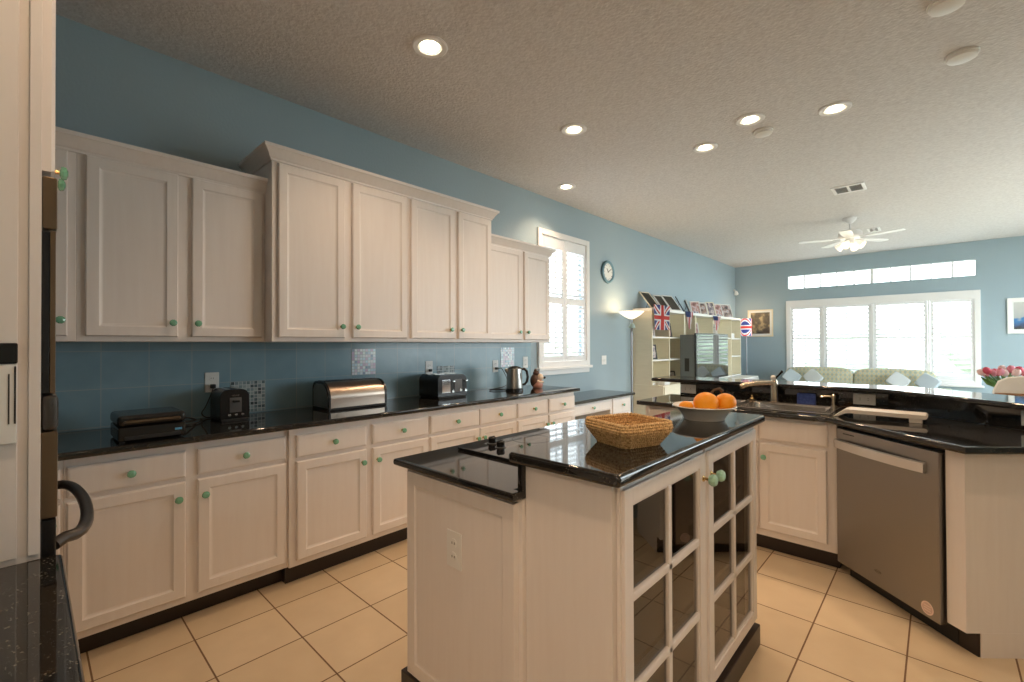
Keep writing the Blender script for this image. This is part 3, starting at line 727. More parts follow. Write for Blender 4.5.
hp.append((1.20, .044, .92))
part(on, 'handle', B().tube(hp, .0135, 12), dark_steel, w=True, label='bowed dark grey bar handle')
ph = thing('wall_intercom', 'white panel with black top hung on the oven cabinet side', 'intercom', (1.886, -.07, 1.15))
part(ph, 'body', B().box(1.8865, 1.897, -.14, -.0125, 1.155, 1.315, .003), white_plastic, w=True)
part(ph, 'header', B().box(1.8865, 1.899, -.142, -.0115, 1.3155, 1.357, .003), black_plastic, w=True, label='black header strip')
part(ph, 'slot', B().box(1.897, 1.8985, -.0245, -.0225, 1.195, 1.295), black_matte, w=True)
part(ph, 'slot', B().box(1.897, 1.8985, -.0165, -.0138, 1.195, 1.31), black_matte, w=True)
nb = cabinet('near_cabinet', 'white base cabinet under the near left counter, green knob showing', 'base cabinet', (2.95, .012, 0), R(180), 1.06, .66, .105, CB-.001,
             [('drawer', .02, .52, .716, .842, (.27, .779)), ('door', .02, .52, .14, .694, (.05, .618)), ('drawer', .54, 1.04, .716, .842, (.795, .762)), ('door', .54, 1.04, .14, .694, (.57, .618))], toe=.06)
single('near_countertop', B().box(1.892, 2.97, -.655, .055, CB, CT, .010, seg=3), granite_m, 'black granite counter in the lower left corner of the photo', 'countertop', (2.4, -.3, CB))

# ------------------------------------------------------------------ sockets and switches
def outlet(label, M, plate=(.075, .12), kind='outlet', gang=1, group='white sockets and switches', loc=None):
    r = thing(kind if kind != 'switch' else 'light_switch', label, 'switch' if kind == 'switch' else 'socket', loc, 0, group)
    w_, h_ = plate
    def add(nm, b, m): b.bm.transform(M); part(r, nm, b, m, w=True)
    add('plate', B().box(-w_/2, w_/2, -.005, 0, -h_/2, h_/2, .003), white_plastic)
    if kind == 'switch':
        for g_ in (-.018, .018): add('rocker', B().box(g_-.008, g_+.008, -.009, -.004, -.018, .018, .002), white_plastic)
        return r
    hor = w_ > h_
    for sgn in (-1, 1):
        cx, cz = (sgn*.022, 0) if hor else (0, sgn*.023)
        b = B().lathe([(.016, 0), (.0155, .002)], Matrix.Translation((cx, -.0048, cz)) @ Matrix.Rotation(R(90), 4, 'X'), 20, 0)
        for dx in (-.006, .006):
            if hor: b.box(cx-.004, cx+.004, -.0082, -.0066, dx-.001, dx+.001, m=1)
            else: b.box(cx+dx-.001, cx+dx+.001, -.0082, -.0066, cz-.003, cz+.005, m=1)
        add('receptacle', b, [white_plastic, black_matte])
    return r
def M_left(y, z, x=.0102): return Matrix.Translation((x, y, z)) @ Matrix.Rotation(R(90), 4, 'Z')
def M_front(x, y, z): return Matrix.Translation((x, y, z))
outlet('white wall socket left of the small two-slot toaster', M_left(.776, 1.127), loc=(.0102, .776, 1.127))
outlet('white wall socket above the left corner of the four-slot toaster', M_left(2.402, 1.15), loc=(.0102, 2.402, 1.15))
outlet('white wall socket with the kettle cord plugged in', M_left(3.216, 1.135), loc=(.0102, 3.216, 1.135))
outlet('white wall socket above the handle of the kettle', M_left(3.672, 1.16), loc=(.0102, 3.672, 1.16))
outlet('double light switch on the blue wall right of the window', M_left(5.27, 1.14, .0005), (.115, .12), 'switch', loc=(.0005, 5.27, 1.14))
outlet('white socket on the end panel of the island', M_front(2.036, 1.0068, .648), (.078, .125), loc=(2.036, 1.0068, .648))
outlet('wide pale socket on the upstand behind the bowl of oranges', M_front(1.70, BK-.0005, .968), (.13, .074), loc=(1.70, BK, .968))
outlet('wide white socket on the upstand above the draining board', M_front(2.890, BK-.0005, .974), (.12, .074), loc=(2.884, BK, .974))
cd = Vector(UP[3])-Vector(UP[2]); oc = Vector(UP[2]).lerp(Vector(UP[3]), .55)
md = Matrix.Translation((oc.x-.0004, oc.y-.0004, .975)) @ Matrix.Rotation(math.atan2(cd.y, cd.x), 4, 'Z')
outlet('white socket on the upstand at the right edge of the photo', md, (.115, .074), loc=(oc.x, oc.y, .975))

# ------------------------------------------------------------------ things on the long counter
CZ = CT+.0006
gr = thing('contact_grill', 'black electric grill at the left end of the long counter', 'grill', (.42, .40, CZ))
part(gr, 'body', B().box(.335, .598, .278, .528, CZ+.006, CZ+.070, .008), black_plastic, w=True)
part(gr, 'lid', B().box(.335, .594, .276, .530, CZ+.072, CZ+.122, .016, seg=3), black_plastic, w=True)
part(gr, 'drip_tray', B().box(.5985, .606, .30, .505, CZ+.012, CZ+.030, .003), black_matte, w=True)
part(gr, 'handle', B().tube([(.592, .300, CZ+.092), (.612, .305, CZ+.096), (.612, .500, CZ+.096), (.592, .505, CZ+.092)], .0055, 8), oven_bronze, w=True)
part(gr, 'badge', B().box(.5982, .600, .485, .512, CZ+.036, CZ+.046), mat('blue_badge', (.10, .35, .60), .3), w=True, label='small blue badge')
for x in (.355, .575):
    for y in (.295, .51): part(gr, 'foot', B().lathe([(.010, 0), (.009, .007)], Matrix.Translation((x, y, CZ)), 12), black_matte, w=True)
def round_block(x0, x1, y0, y1, z0, z1, r_, axis='y', m=0, b=None, seg=6):
    """block whose upper long edges are rounded; its section is drawn across `axis`"""
    b = b or B(); pr = []
    a0, a1 = (x0, x1) if axis == 'y' else (y0, y1)
    pr.append((a0, z0)); pr.append((a1, z0))
    for k in range(seg+1): an = PI/2*k/seg; pr.append((a1-r_+r_*math.cos(an), z1-r_+r_*math.sin(an)))
    for k in range(seg+1): an = PI/2+PI/2*k/seg; pr.append((a0+r_+r_*math.cos(an), z1-r_+r_*math.sin(an)))
    t = bmesh.new(); c0, c1 = (y0, y1) if axis == 'y' else (x0, x1)
    f = (lambda a, z, c: (a, c, z)) if axis == 'y' else (lambda a, z, c: (c, a, z))
    A = [t.verts.new(f(a, z, c0)) for a, z in pr]; D = [t.verts.new(f(a, z, c1)) for a, z in pr]; n = len(pr)
    e0 = t.faces.new(A); e1 = t.faces.new(D[::-1])
    for i in range(n): t.faces.new((A[i], A[(i+1) % n], D[(i+1) % n], D[i]))
    bmesh.ops.recalc_face_normals(t, faces=t.faces)
    bmesh.ops.bevel(t, geom=list({e for ff in (e0, e1) for e in ff.edges}), offset=.006, segments=2, profile=.5, affect='EDGES')
    b.take(t, m); return b
chrome = mat('chrome', (.75, .75, .75), .12, 1)
ts = thing('toaster', 'small black two-slot toaster standing end-on by the socket', 'toaster', (.20, .835, CZ))
part(ts, 'body', round_block(.075, .275, .752, .905, CZ+.012, CZ+.182, .045, 'x'), black_plastic, w=True)
part(ts, 'base', B().box(.07, .28, .758, .90, CZ, CZ+.013, .004), black_matte, w=True)
for y in (.798, .858): part(ts, 'slot', B().box(.10, .25, y-.011, y+.011, CZ+.180, CZ+.1835), steel, w=True)
part(ts, 'front_panel', B().box(.2745, .2785, .80, .862, CZ+.05, CZ+.135, .002), grey_plastic, w=True)
part(ts, 'lever', B().box(.278, .298, .812, .848, CZ+.108, CZ+.120, .004), black_plastic, w=True)
part(ts, 'badge', B().box(.2748, .2775, .812, .850, CZ+.142, CZ+.152), chrome, w=True)
for y in (.798, .832, .866): part(ts, 'button', B().lathe([(.009, 0), (.008, .006), (0, .0065)], Matrix.Translation((.2785, y, CZ+.035)) @ Matrix.Rotation(R(90), 4, 'Y'), 14), chrome, w=True)
def cord(label, pts, r_=.003, cat='cord', name='power_cord', plug=None):
    P_ = [Vector(p) for p in pts]; out = []
    for i in range(len(P_)-1):
        p0 = P_[max(i-1, 0)]; p1, p2 = P_[i], P_[i+1]; p3 = P_[min(i+2, len(P_)-1)]
        for k in range(6):
            t = k/6; out.append(.5*((2*p1)+(p2-p0)*t+(2*p0-5*p1+4*p2-p3)*t*t+(3*p1-p0-3*p2+p3)*t**3))
    out.append(P_[-1]); r = thing(name, label, cat, tuple(pts[-1]), 0, 'black power cords')
    part(r, 'cable', B().tube(out, r_, 8), black_matte, w=True)
    if plug: part(r, 'plug', B().box(plug[0], plug[0]+.03, plug[1]-.013, plug[1]+.013, plug[2]-.012, plug[2]+.012, .004), black_matte, w=True)
cord('black cord from the small toaster up to its wall socket', [(.048, .776, 1.104), (.056, .765, 1.07), (.055, .735, .99), (.05, .715, .95), (.045, .735, CZ+.008), (.055, .775, CZ+.006), (.068, .79, CZ+.008)], plug=(.0185, .776, 1.104))
cord('coiled black cord lying beside the electric grill', [(.34, .533, CZ+.03), (.28, .58, CZ+.045), (.22, .62, CZ+.035), (.16, .66, CZ+.012), (.18, .60, CZ+.008), (.24, .57, CZ+.006), (.25, .63, CZ+.006), (.17, .69, CZ+.006), (.09, .70, CZ+.006)], .0045)
# bread bin
bn = thing('bread_bin', 'steel and black roll-top bread bin on the long counter', 'bread bin', (.21, 1.58, CZ))
def bin_section(s=0):
    pr = [(.075+s, 0+s), (.318-s, 0+s)]
    for k in range(9): an = PI/2*k/8; pr.append((.205+(.115-s)*math.cos(an)*1.0, .075+(.115-s)*math.sin(an)))
    pr += [(.115+s, .19-s), (.09+s, .178-s), (.075+s, .15-s)]
    return pr
def section_y(prof, y0, y1, m=0, b=None):
    b = b or B(); t = bmesh.new(); A = [t.verts.new((x, y0, CZ+z)) for x, z in prof]; D = [t.verts.new((x, y1, CZ+z)) for x, z in prof]; n = len(prof)
    t.faces.new(A); t.faces.new(D[::-1])
    for i in range(n): t.faces.new((A[i], A[(i+1) % n], D[(i+1) % n], D[i]))
    bmesh.ops.recalc_face_normals(t, faces=t.faces); b.take(t, m); return b
part(bn, 'end_cap', section_y(bin_section(), 1.362, 1.378), black_plastic, w=True)
part(bn, 'end_cap', section_y(bin_section(), 1.782, 1.798), black_plastic, w=True)
part(bn, 'shell', section_y(bin_section(.004), 1.378, 1.782), bronze_steel, w=True)
part(bn, 'end_plate', section_y(bin_section(.016), 1.3605, 1.362), steel, w=True)
part(bn, 'base', B().box(.08, .322, 1.37, 1.79, CZ, CZ+.016, .004), black_matte, w=True)
part(bn, 'trim', B().box(.116, .205, 1.380, 1.780, CZ+.1865, CZ+.1925, .002), black_plastic, w=True)
# four-slot toaster
t4 = thing('toaster', 'black four-slot toaster with chrome controls on the long counter', 'toaster', (.20, 2.42, CZ))
part(t4, 'body', round_block(.075, .335, 2.25, 2.555, CZ+.012, CZ+.192, .05, 'x'), black_plastic, w=True)
part(t4, 'base', B().box(.08, .335, 2.26, 2.545, CZ, CZ+.013, .004), black_matte, w=True)
for y0, y1 in ((2.28, 2.385), (2.41, 2.51)):
    for x in (.14, .24): part(t4, 'slot', B().box(x-.014, x+.014, y0, y1, CZ+.190, CZ+.1935), steel, w=True)
    part(t4, 'front_panel', B().box(.3345, .338, y0+.01, y1-.01, CZ+.045, CZ+.15, .002), chrome if y0 < 2.3 else grey_plastic, w=True)
for y in (2.397, 2.533):
    part(t4, 'lever', B().box(.335, .362, y-.012, y+.012, CZ+.128, CZ+.142, .004), chrome, w=True)
    part(t4, 'dial', B().lathe([(.012, 0), (.011, .012), (0, .013)], Matrix.Translation((.3355, y, CZ+.055)) @ Matrix.Rotation(R(90), 4, 'Y'), 16), chrome, w=True)
part(t4, 'dial', B().lathe([(.012, 0), (.011, .012), (0, .013)], Matrix.Translation((.338, 2.475, CZ+.062)) @ Matrix.Rotation(R(90), 4, 'Y'), 16), chrome, w=True)
part(t4, 'plug', B().box(.0185, .045, 2.39, 2.415, 1.118, 1.14, .004), black_matte, w=True)
# kettle
kt = thing('kettle', 'brushed steel electric kettle with black handle on black base', 'kettle', (.33, 3.155, CZ))
kc = Matrix.Translation((.33, 3.155, CZ))
part(kt, 'power_base', B().lathe([(.082, 0), (.084, .008), (.080, .020), (.074, .024)], kc, 32), black_plastic, w=True)
part(kt, 'body', B().lathe([(.074, .0245), (.077, .028), (.074, .10), (.068, .19), (.066, .208)], kc, 32), steel, w=True)
part(kt, 'lid', B().lathe([(.066, .2085), (.063, .216), (.045, .228), (.015, .233), (0, .234)], kc, 32), black_plastic, w=True)
dk = Vector((.70, .714, 0))       # the handle points away to the right
hpt = [Vector((.33, 3.155, CZ))+Vector((.052, .080, 0)).normalized()*d+Vector((0, 0, z)) for d, z in ((.062, .200), (.095, .205), (.122, .18), (.130, .13), (.122, .085), (.098, .058), (.070, .056))]
part(kt, 'handle', B().tube(hpt, [.012, .013, .013, .012, .012, .011, .010], 12), black_plastic, w=True)
sp = Vector((-.052, -.080, 0)).normalized(); c0 = Vector((.33, 3.155, CZ))
part(kt, 'spout', B().tube([c0+sp*.055+Vector((0, 0, .17)), c0+sp*.075+Vector((0, 0, .19)), c0+sp*.088+Vector((0, 0, .207))], [.022, .018, .012], 12), steel, w=True)
part(kt, 'window', B().box(.4, .4035, 3.155, 3.165, CZ+.06, CZ+.17, .001), black_plastic, w=True)
cord('black kettle cord hanging from its wall socket', [(.048, 3.222, 1.112), (.07, 3.25, 1.11), (.08, 3.30, 1.03), (.085, 3.32, .965), (.09, 3.27, CZ+.02), (.10, 3.12, CZ+.006), (.13, 3.02, CZ+.006), (.18, 3.03, CZ+.012), (.252, 3.12, CZ+.01)], .0035, plug=(.0185, 3.216, 1.112))
# figurine
fg = thing('figurine', 'small brown and cream ornament figure by the end of the counter', 'figurine', (.30, 3.53, CZ))
fur = mat('figurine_brown', (.09, .045, .03), .4); skin = mat('figurine_cream', (.72, .58, .45), .4); redm = mat('figurine_red', (.55, .13, .07), .4)
part(fg, 'body', B().lathe([(.045, 0), (.052, .01), (.055, .035), (.045, .07), (.03, .09)], Matrix.Translation((.30, 3.53, CZ)), 20), mat('figurine_pink', (.50, .24, .18), .4), w=True)
part(fg, 'coat', B().ball((.282, 3.515, CZ+.07), .056, (.9, .95, 1.25)), fur, w=True)
part(fg, 'face', B().ball((.318, 3.545, CZ+.105), .036, (1, 1, 1.05)), skin, w=True)
part(fg, 'nose', B().ball((.352, 3.578, CZ+.10), .012), black_plastic, w=True)
part(fg, 'hat', B().ball((.288, 3.525, CZ+.145), .034, (1, 1, .8)).ball((.285, 3.52, CZ+.172), .017), fur, w=True)
for q in (-1, 1): part(fg, 'arm', B().tube([(.30-.02*q, 3.53+.03*q, CZ+.075), (.325-.02*q, 3.55+.03*q, CZ+.055), (.345-.012*q, 3.565+.012*q, CZ+.06)], [.013, .012, .010], 10), skin, w=True)

# ------------------------------------------------------------------ things on the island
RZ = RT+.0006
noise_col(weave, world_pos(weave), 150, (.36, .20, .07), (.74, .52, .26), 2, .32, .62)
bk = thing('basket', 'square woven straw basket on the raised island slab', 'basket', (2.54, 1.335, RZ), 0)
ang = R(20); s_ = .20; Nn = Vector((2.575, 1.207))
ex, ey = Vector((-math.cos(ang), math.sin(ang))), Vector((math.sin(ang), math.cos(ang)))
cen = Nn+(ex+ey)*s_/2
def basket_ring(half, rad, n=7):
    o = []
    for cx, cy, st in ((half-rad, half-rad, 0), (-half+rad, half-rad, 90), (-half+rad, -half+rad, 180), (half-rad, -half+rad, 270)):
        for k in range(n): an = R(st+90*k/(n-1)); u, v = cx+rad*math.cos(an), cy+rad*math.sin(an); o.append(cen+ex*u+ey*v)
    return o
def coil(half, rad, z, thick, b, beads=True, seed=0):
    """one straw coil, wrapped: the tube's radius pulses along its length"""
    base_ = basket_ring(half, rad); pts = []
    n0 = len(base_)
    for i in range(n0):
        a, c = base_[i], base_[(i+1) % n0]; k = max(1, int((c-a).length/.0022))
        for j in range(k): pts.append(a.lerp(c, j/k))
    rad_ = [thick*(1.0+.30*math.sin((i+seed*1.3)*PI/2.05)) for i in range(len(pts))]
    b.tube([(p.x, p.y, RZ+z) for p in pts], rad_, 6, closed=True)
rows = []
for i in range(9):
    t = i/8; half = .074+.027*min(1, t*1.45)-max(0, t-.8)*.012
    rows.append((half, .0055+t*.067))
b = B()
for i, (hf, z) in enumerate(rows): coil(hf, .022, z, .0056, b, seed=i)
part(bk, 'side', b, weave, w=True)
b = B(); b.prism([(p.x, p.y) for p in basket_ring(.076, .022)], RZ+.001, RZ+.008); part(bk, 'bottom', b, weave, w=True)
# bowl with fruit
BCx, BCy = 2.522, 1.975
bo = single('fruit_bowl', B().lathe([(.080, 0), (.083, .004), (.085, .012), (.102, .038), (.123, .053), (.128, .056), (.126, .060), (.100, .045), (.082, .020), (0, .014)], Matrix.Translation((BCx, BCy, RZ)), 48),
            white_ceramic, 'pale ceramic bowl holding oranges on the raised island slab', 'bowl', (BCx, BCy, RZ))
frt = thing('orange', 'larger orange fruit with brown stem, left one in the bowl', 'fruit', (2.522, 1.974, RZ+.03), 0, 'oranges in the bowl')
part(frt, 'flesh', B().ball((2.530, 1.978, RZ+.068), .050, (1.02, 1.08, .92)), orange_m, w=True)
part(frt, 'stem', B().tube([(2.545, 1.992, RZ+.108), (2.556, 2.002, RZ+.124), (2.572, 2.018, RZ+.128), (2.582, 2.026, RZ+.116)], [.006, .005, .006, .008], 8), stem_m, w=True)
single('orange', B().ball((2.588, 2.042, RZ+.070), .041, (1.05, 1.05, .93)), orange_m, 'smaller orange fruit, right one in the bowl', 'fruit', (2.588, 2.042, RZ+.03), group='oranges in the bowl')
single('orange', B().ball((2.466, 1.926, RZ+.054), .027, (1.1, 1.0, .8)), orange_m, 'orange mostly sunk below the bowl rim at the left', 'fruit', (2.466, 1.926, RZ+.03), group='oranges in the bowl')

# ------------------------------------------------------------------ wall things
ck_ = thing('wall_clock', 'round blue-rimmed wall clock on the left wall past the window', 'clock', (.001, 5.36, 2.325))
Mc = Matrix.Translation((.001, 5.36, 2.325)) @ Matrix.Rotation(R(90), 4, 'Y')
rim_m = mat('clock_rim', (.14, .27, .34), .35); face_m = mat('clock_face', (.78, .80, .78), .5)
part(ck_, 'rim', B().lathe([(.150, 0), (.156, .012), (.150, .03), (.132, .036), (.118, .028), (.115, .012), (.0, .012)], Mc, 40), rim_m, w=True)
part(ck_, 'face', B().lathe([(.117, .0125), (.117, .016), (0, .016)], Mc, 40), face_m, w=True)
def hand(L_, a, wd_):
    M = Matrix.Translation((.0185, 5.36, 2.325)) @ Matrix.Rotation(a, 4, 'X'); b = B().box(0, .0015, -wd_, wd_, -.01, L_, M=M); return b
part(ck_, 'hand', hand(.085, R(-60), .004), black_matte, w=True); part(ck_, 'hand', hand(.055, R(35), .005), black_matte, w=True)
b = B()
for k in range(12): b.box(0, .0012, -.004, .004, .092, .108, M=Matrix.Translation((.0175, 5.36, 2.325)) @ Matrix.Rotation(k*PI/6, 4, 'X'))
part(ck_, 'hour_marks', b, black_matte, w=True)
def picture(name, label, x0, x1, z0, z1, art, fm, wd_=.03, mount=.05):
    r = thing(name, label, 'framed picture', ((x0+x1)/2, FAR, (z0+z1)/2))
    part(r, 'frame', frame_b(x0, x1, z0, z1, FAR-.025, FAR-.001, wd_), fm, w=True)
    part(r, 'mount', B().box(x0+wd_, x1-wd_, FAR-.012, FAR-.002, z0+wd_, z1-wd_), face_m, w=True)
    q = wd_+mount
    part(r, 'print', B().box(x0+q, x1-q, FAR-.0145, FAR-.0122, z0+q, z1-q), art, w=True)
def art_mat(name, stops, scale, seed):
    m = mat(name, (.3, .3, .3), .5); v = coords(m); n = N(m, 'ShaderNodeTexNoise'); n.inputs['Scale'].default_value = scale; n.inputs['Detail'].default_value = 4
    mp = [x for x in m.node_tree.nodes if x.type == 'MAPPING'][-1]; mp.inputs['Location'].default_value = (seed, seed*2, seed*3)
    L(m, v, n.inputs['Vector']); L(m, ramp(m, n.outputs[0], stops), P(m).inputs['Base Color']); return m
def blue_print():
    m = mat('blue_print', (.4, .4, .4), .5); v = N(m, 'ShaderNodeTexCoord'); sp = N(m, 'ShaderNodeSeparateXYZ'); L(m, v.outputs['Generated'], sp.inputs[0])
    n = N(m, 'ShaderNodeTexNoise'); n.inputs['Scale'].default_value = 4; L(m, v.outputs['Generated'], n.inputs['Vector'])
    h = math_(m, 'ADD', sp.outputs[2], math_(m, 'MULTIPLY', math_(m, 'SUBTRACT', n.outputs[0], .5), .5)); h = math_(m, 'SUBTRACT', h, math_(m, 'MULTIPLY', sp.outputs[0], .25))
    L(m, ramp(m, h, [(.0, (.05, .05, .05)), (.12, (.05, .09, .20)), (.30, (.05, .20, .45)), (.38, (.40, .42, .42)), (.9, (.52, .53, .50))]), P(m).inputs['Base Color']); return m
cream_frame = mat('cream_frame', (.75, .68, .52), .45)
picture('framed_print', 'cream framed picture on the far wall left of the window', .255, .745, 1.50, 2.075,
        art_mat('dusk_print', [(.35, (.03, .03, .03)), (.5, (.12, .10, .07)), (.62, (.45, .36, .2)), (.72, (.10, .10, .09))], 6, 2), cream_frame, .022, .04)
picture('framed_print', 'pale framed picture at the right edge of the far wall', 4.075, 4.62, 1.495, 2.06,
        blue_print(), shelf_edge, .05, .02)
sn = thing('wall_sensor', 'small white sensor in the far left corner near the ceiling', 'sensor', (.05, 10.62, 2.45))
part(sn, 'bracket', B().box(.001, .03, 10.60, 10.64, 2.50, 2.54, .004), white_plastic, w=True)
part(sn, 'head', B().lathe([(.012, .09), (.03, .07), (.045, .03), (.042, 0), (0, -.012)], Matrix.Translation((.05, 10.615, 2.42)), 18), white_plastic, w=True)

# ------------------------------------------------------------------ ceiling
LIGHTS = [(1.177, 1.549, 'recessed ceiling light nearest the tall wall cabinets, upper left'), (1.191, 2.921, 'recessed ceiling light second along the cabinet side'),
          (.38, 3.925, 'recessed ceiling light closest to the left wall by the window'), (1.815, 3.962, 'recessed ceiling light of the trio over the sink, farthest left'),
          (2.241, 3.701, 'middle recessed ceiling light of the trio over the sink'), (2.731, 3.948, 'recessed ceiling light of the trio over the sink, rightmost and largest')]
def downlight(x, y, label):
    r = thing('recessed_light', label, 'ceiling light', (x, y, CEIL), 0, 'recessed ceiling lights')
    part(r, 'trim_ring', B().lathe([(.070, -.0005), (.098, -.0005), (.100, -.006), (.092, -.012), (.072, -.010), (.068, -.002)], None, 36, cap=False), trim_m)
    part(r, 'baffle', B().lathe([(.066, -.010), (.070, -.004), (.060, -.001), (0, -.0008)], None, 36, cap=False), white_plastic)
    part(r, 'bulb', B().lathe([(.046, -.002), (.048, -.008), (.030, -.014), (0, -.016)], None, 28), bulb_m, label='lit lamp face')
    d = bpy.data.lights.new('downlight', 'SPOT'); d.energy = LAMP_W; d.color = WARM; d.spot_size = R(125); d.spot_blend = .7; d.shadow_soft_size = .045
    o = bpy.data.objects.new('downlight', d); C.objects.link(o); o.parent = r; o.location = (0, 0, -.03)
for x, y, l in LIGHTS: downlight(x, y, l)
# extra unseen downlights, added above and behind the camera as fill
for x, y in ((2.5, .15), (3.7, 2.2), (3.9, .4)): downlight(x, y, 'added recessed fill light above the camera, out of view')
for x, y, rr, label in ((3.371, 3.722, .075, 'white round ceiling disc near the upper right corner'), (2.258, 3.981, .07, 'small white ceiling disc among the sink lights'), (3.30, 3.10, .075, 'white round ceiling disc cut by the top edge of the photo')):
    r = thing('smoke_detector', label, 'smoke detector', (x, y, CEIL), 0, 'round white ceiling discs')
    part(r, 'base', B().lathe([(rr, -.0005), (rr, -.012), (rr*.93, -.014)], None, 32), white_plastic)
    part(r, 'cover', B().lathe([(rr*.92, -.0142), (rr*.88, -.028), (rr*.5, -.034), (0, -.035)], None, 32), white_plastic)
def vent(label, x0, x1, y0, y1, n):
    r = thing('ceiling_vent', label, 'ceiling vent', ((x0+x1)/2, (y0+y1)/2, CEIL), 0, 'ceiling air vents')
    b = B(); z0, z1 = CEIL-.012, CEIL-.0005; f = .03
    b.box(x0, x0+f, y0, y1, z0, z1, .003); b.box(x1-f, x1, y0, y1, z0, z1, .003); b.box(x0+f, x1-f, y0, y0+f, z0, z1, .003); b.box(x0+f, x1-f, y1-f, y1, z0, z1, .003)
    xm = (x0+x1)/2; b.box(xm-.012, xm+.012, y0+f, y1-f, z0, z1, .002)
    part(r, 'frame', b, trim_m, w=True)
    part(r, 'duct', B().box(x0+f, x1-f, y0+f, y1-f, CEIL-.002, CEIL-.0005), mat('duct_grey', (.10, .11, .12), .7), w=True)
    b = B()
    for i in range(n):
        y = y0+f+(y1-y0-2*f)*(i+.5)/n
        b.box(x0+f, x1-f, -.012, .012, -.001, .001, M=Matrix.Translation((0, y, CEIL-.008)) @ Matrix.Rotation(R(38), 4, 'X'))
    part(r, 'blades', b, trim_m, w=True)
vent('white ceiling air vent in front of the fan', 2.42, 2.71, 5.95, 6.24, 6)
vent('small ceiling air vent behind the fan', 2.51, 2.66, 8.42, 8.68, 5)
# unseen globe lamp added behind the camera for warm frontal fill
gl = thing('fill_globe_light', 'added round glass fill light on the ceiling behind the camera', 'ceiling light', (4.2, -1.7, CEIL))
part(gl, 'base', B().lathe([(.09, -.0005), (.09, -.03), (.06, -.045), (.04, -.06)], None, 28), trim_m)
part(gl, 'globe', B().ball((0, 0, -.19), .14, (1, 1, 1)), shade_lit)
d = bpy.data.lights.new('fill_globe_light', 'POINT'); d.energy = 75; d.color = WARM; d.shadow_soft_size = .15
o = bpy.data.objects.new('fill_globe_light', d); C.objects.link(o); o.parent = gl; o.location = (0, 0, -.45)
# fan
fn = thing('ceiling_fan', 'white five-blade ceiling fan with lit glass lamps', 'ceiling fan', (2.41, 7.556, CEIL), R(-29))
white_gloss = mat('fan_white', (.80, .80, .80), .35)
part(fn, 'canopy', B().lathe([(.075, -.0005), (.07, -.03), (.03, -.07), (.015, -.075)], None, 28), white_gloss)
part(fn, 'downrod', B().cyl((0, 0, -.17), (0, 0, -.07), .012), white_gloss)
part(fn, 'motor', B().lathe([(.03, -.165), (.11, -.175), (.135, -.20), (.135, -.25), (.11, -.275), (.05, -.285)], None, 36), white_gloss)
part(fn, 'light_kit', B().lathe([(.05, -.285), (.055, -.30), (.05, -.345), (.025, -.37), (0, -.375)], None, 24), white_gloss)
for k in range(5):
    a = R(12+72*k); M = Matrix.Rotation(a, 4, 'Z')
    bl = B(); bl.box(.12, .20, -.018, .018, -.273, -.262, .003, M=M)
    arm = part(fn, 'blade', B().prism([(.19, -.05), (.30, -.062), (.55, -.068), (.585, -.045), (.585, .045), (.55, .068), (.30, .062), (.19, .05)], -.282, -.274, .002, M=M @ Matrix.Translation((0, 0, 0)) @ Matrix.Rotation(R(0), 4, 'X')), white_gloss)
    part(arm, 'bracket', bl, white_gloss)
for k in range(4):
    a = R(14+90*k); d = Vector((math.cos(a), math.sin(a), 0))
    tip = Vector((0, 0, -.325))+d*.06; ax = (d*.8+Vector((0, 0, -.6))).normalized()
    M = Matrix.Translation(tip) @ ax.to_track_quat('Z', 'Y').to_matrix().to_4x4()
    sh = part(fn, 'lamp_shade', B().lathe([(.018, 0), (.026, .02), (.040, .06), (.050, .10), (.052, .108), (.049, .106), (.037, .06), (.023, .02), (.014, .005)], M, 20, cap=False), fan_glass, label='lit frosted glass shade')
    part(sh, 'bulb', B().ball(tip+ax*.075, .022, (1, 1, 1)), fan_bulb)
d = bpy.data.lights.new('fan_light', 'POINT'); d.energy = 2.5; d.color = (1, .8, .58); d.shadow_soft_size = .08
o = bpy.data.objects.new('fan_light', d); C.objects.link(o); o.parent = fn; o.location = (0, 0, -.50)

# ------------------------------------------------------------------ living room: shelves against the left wall
SX = .30
lc = thing('low_cabinet', 'low cream cabinet carrying the tall cream shelves', 'cabinet', (.2, 6.6, 0))
part(lc, 'carcass', B().box(.003, .46, 6.06, 7.21, 0, .765, .004), cream_shelf, w=True)
for y0, y1 in ((6.075, 6.635), (6.645, 7.205)):
    o = part(lc, 'door', B().box(.4605, .478, y0, y1, .02, .75, .003), cream_shelf, w=True)
    part(o, 'handle', B().cyl((.478, (y0+y1)/2, .60), (.497, (y0+y1)/2, .60), .008), steel, w=True)
def shelf_unit(label, y0, z0, z1, ys, rows, name='bookshelf'):
    r = thing(name, label, 'bookshelf', (.15, (y0+ys[-1])/2, z0), 0, 'open shelves on the left wall'); T = .022
    part(r, 'back_board', B().box(.003, .010, ys[0], ys[-1], z0, z1-.02), cream_shelf, w=True)
    for k, y in enumerate(ys):
        a = y if k == 0 else (y-T if k == len(ys)-1 else y-T/2)
        part(r, 'upright', B().box(.010, SX, a, a+T, z0, z1-.04, .001), [cream_shelf], w=True)
    part(r, 'top_board', B().box(.003, SX+.004, ys[0]-.004, ys[-1]+.004, z1-.0395, z1, .002), shelf_edge, w=True)
    for k, (ya, yb) in enumerate(zip(ys, ys[1:])):
        for z in rows[k]: part(r, 'shelf', B().box(.011, SX-.004, ya+(T if k == 0 else T/2)+.0005, yb-T/2-.0005 if k < len(ys)-2 else yb-T-.0005, z-.022, z, .001), shelf_edge, w=True)
    return r
shelf_unit('cream open shelf unit behind the standing lamp', 6.065, .766, 1.868, [6.065, 6.64, 7.21], [[.79, 1.125, 1.458], [.79, 1.125, 1.458]])
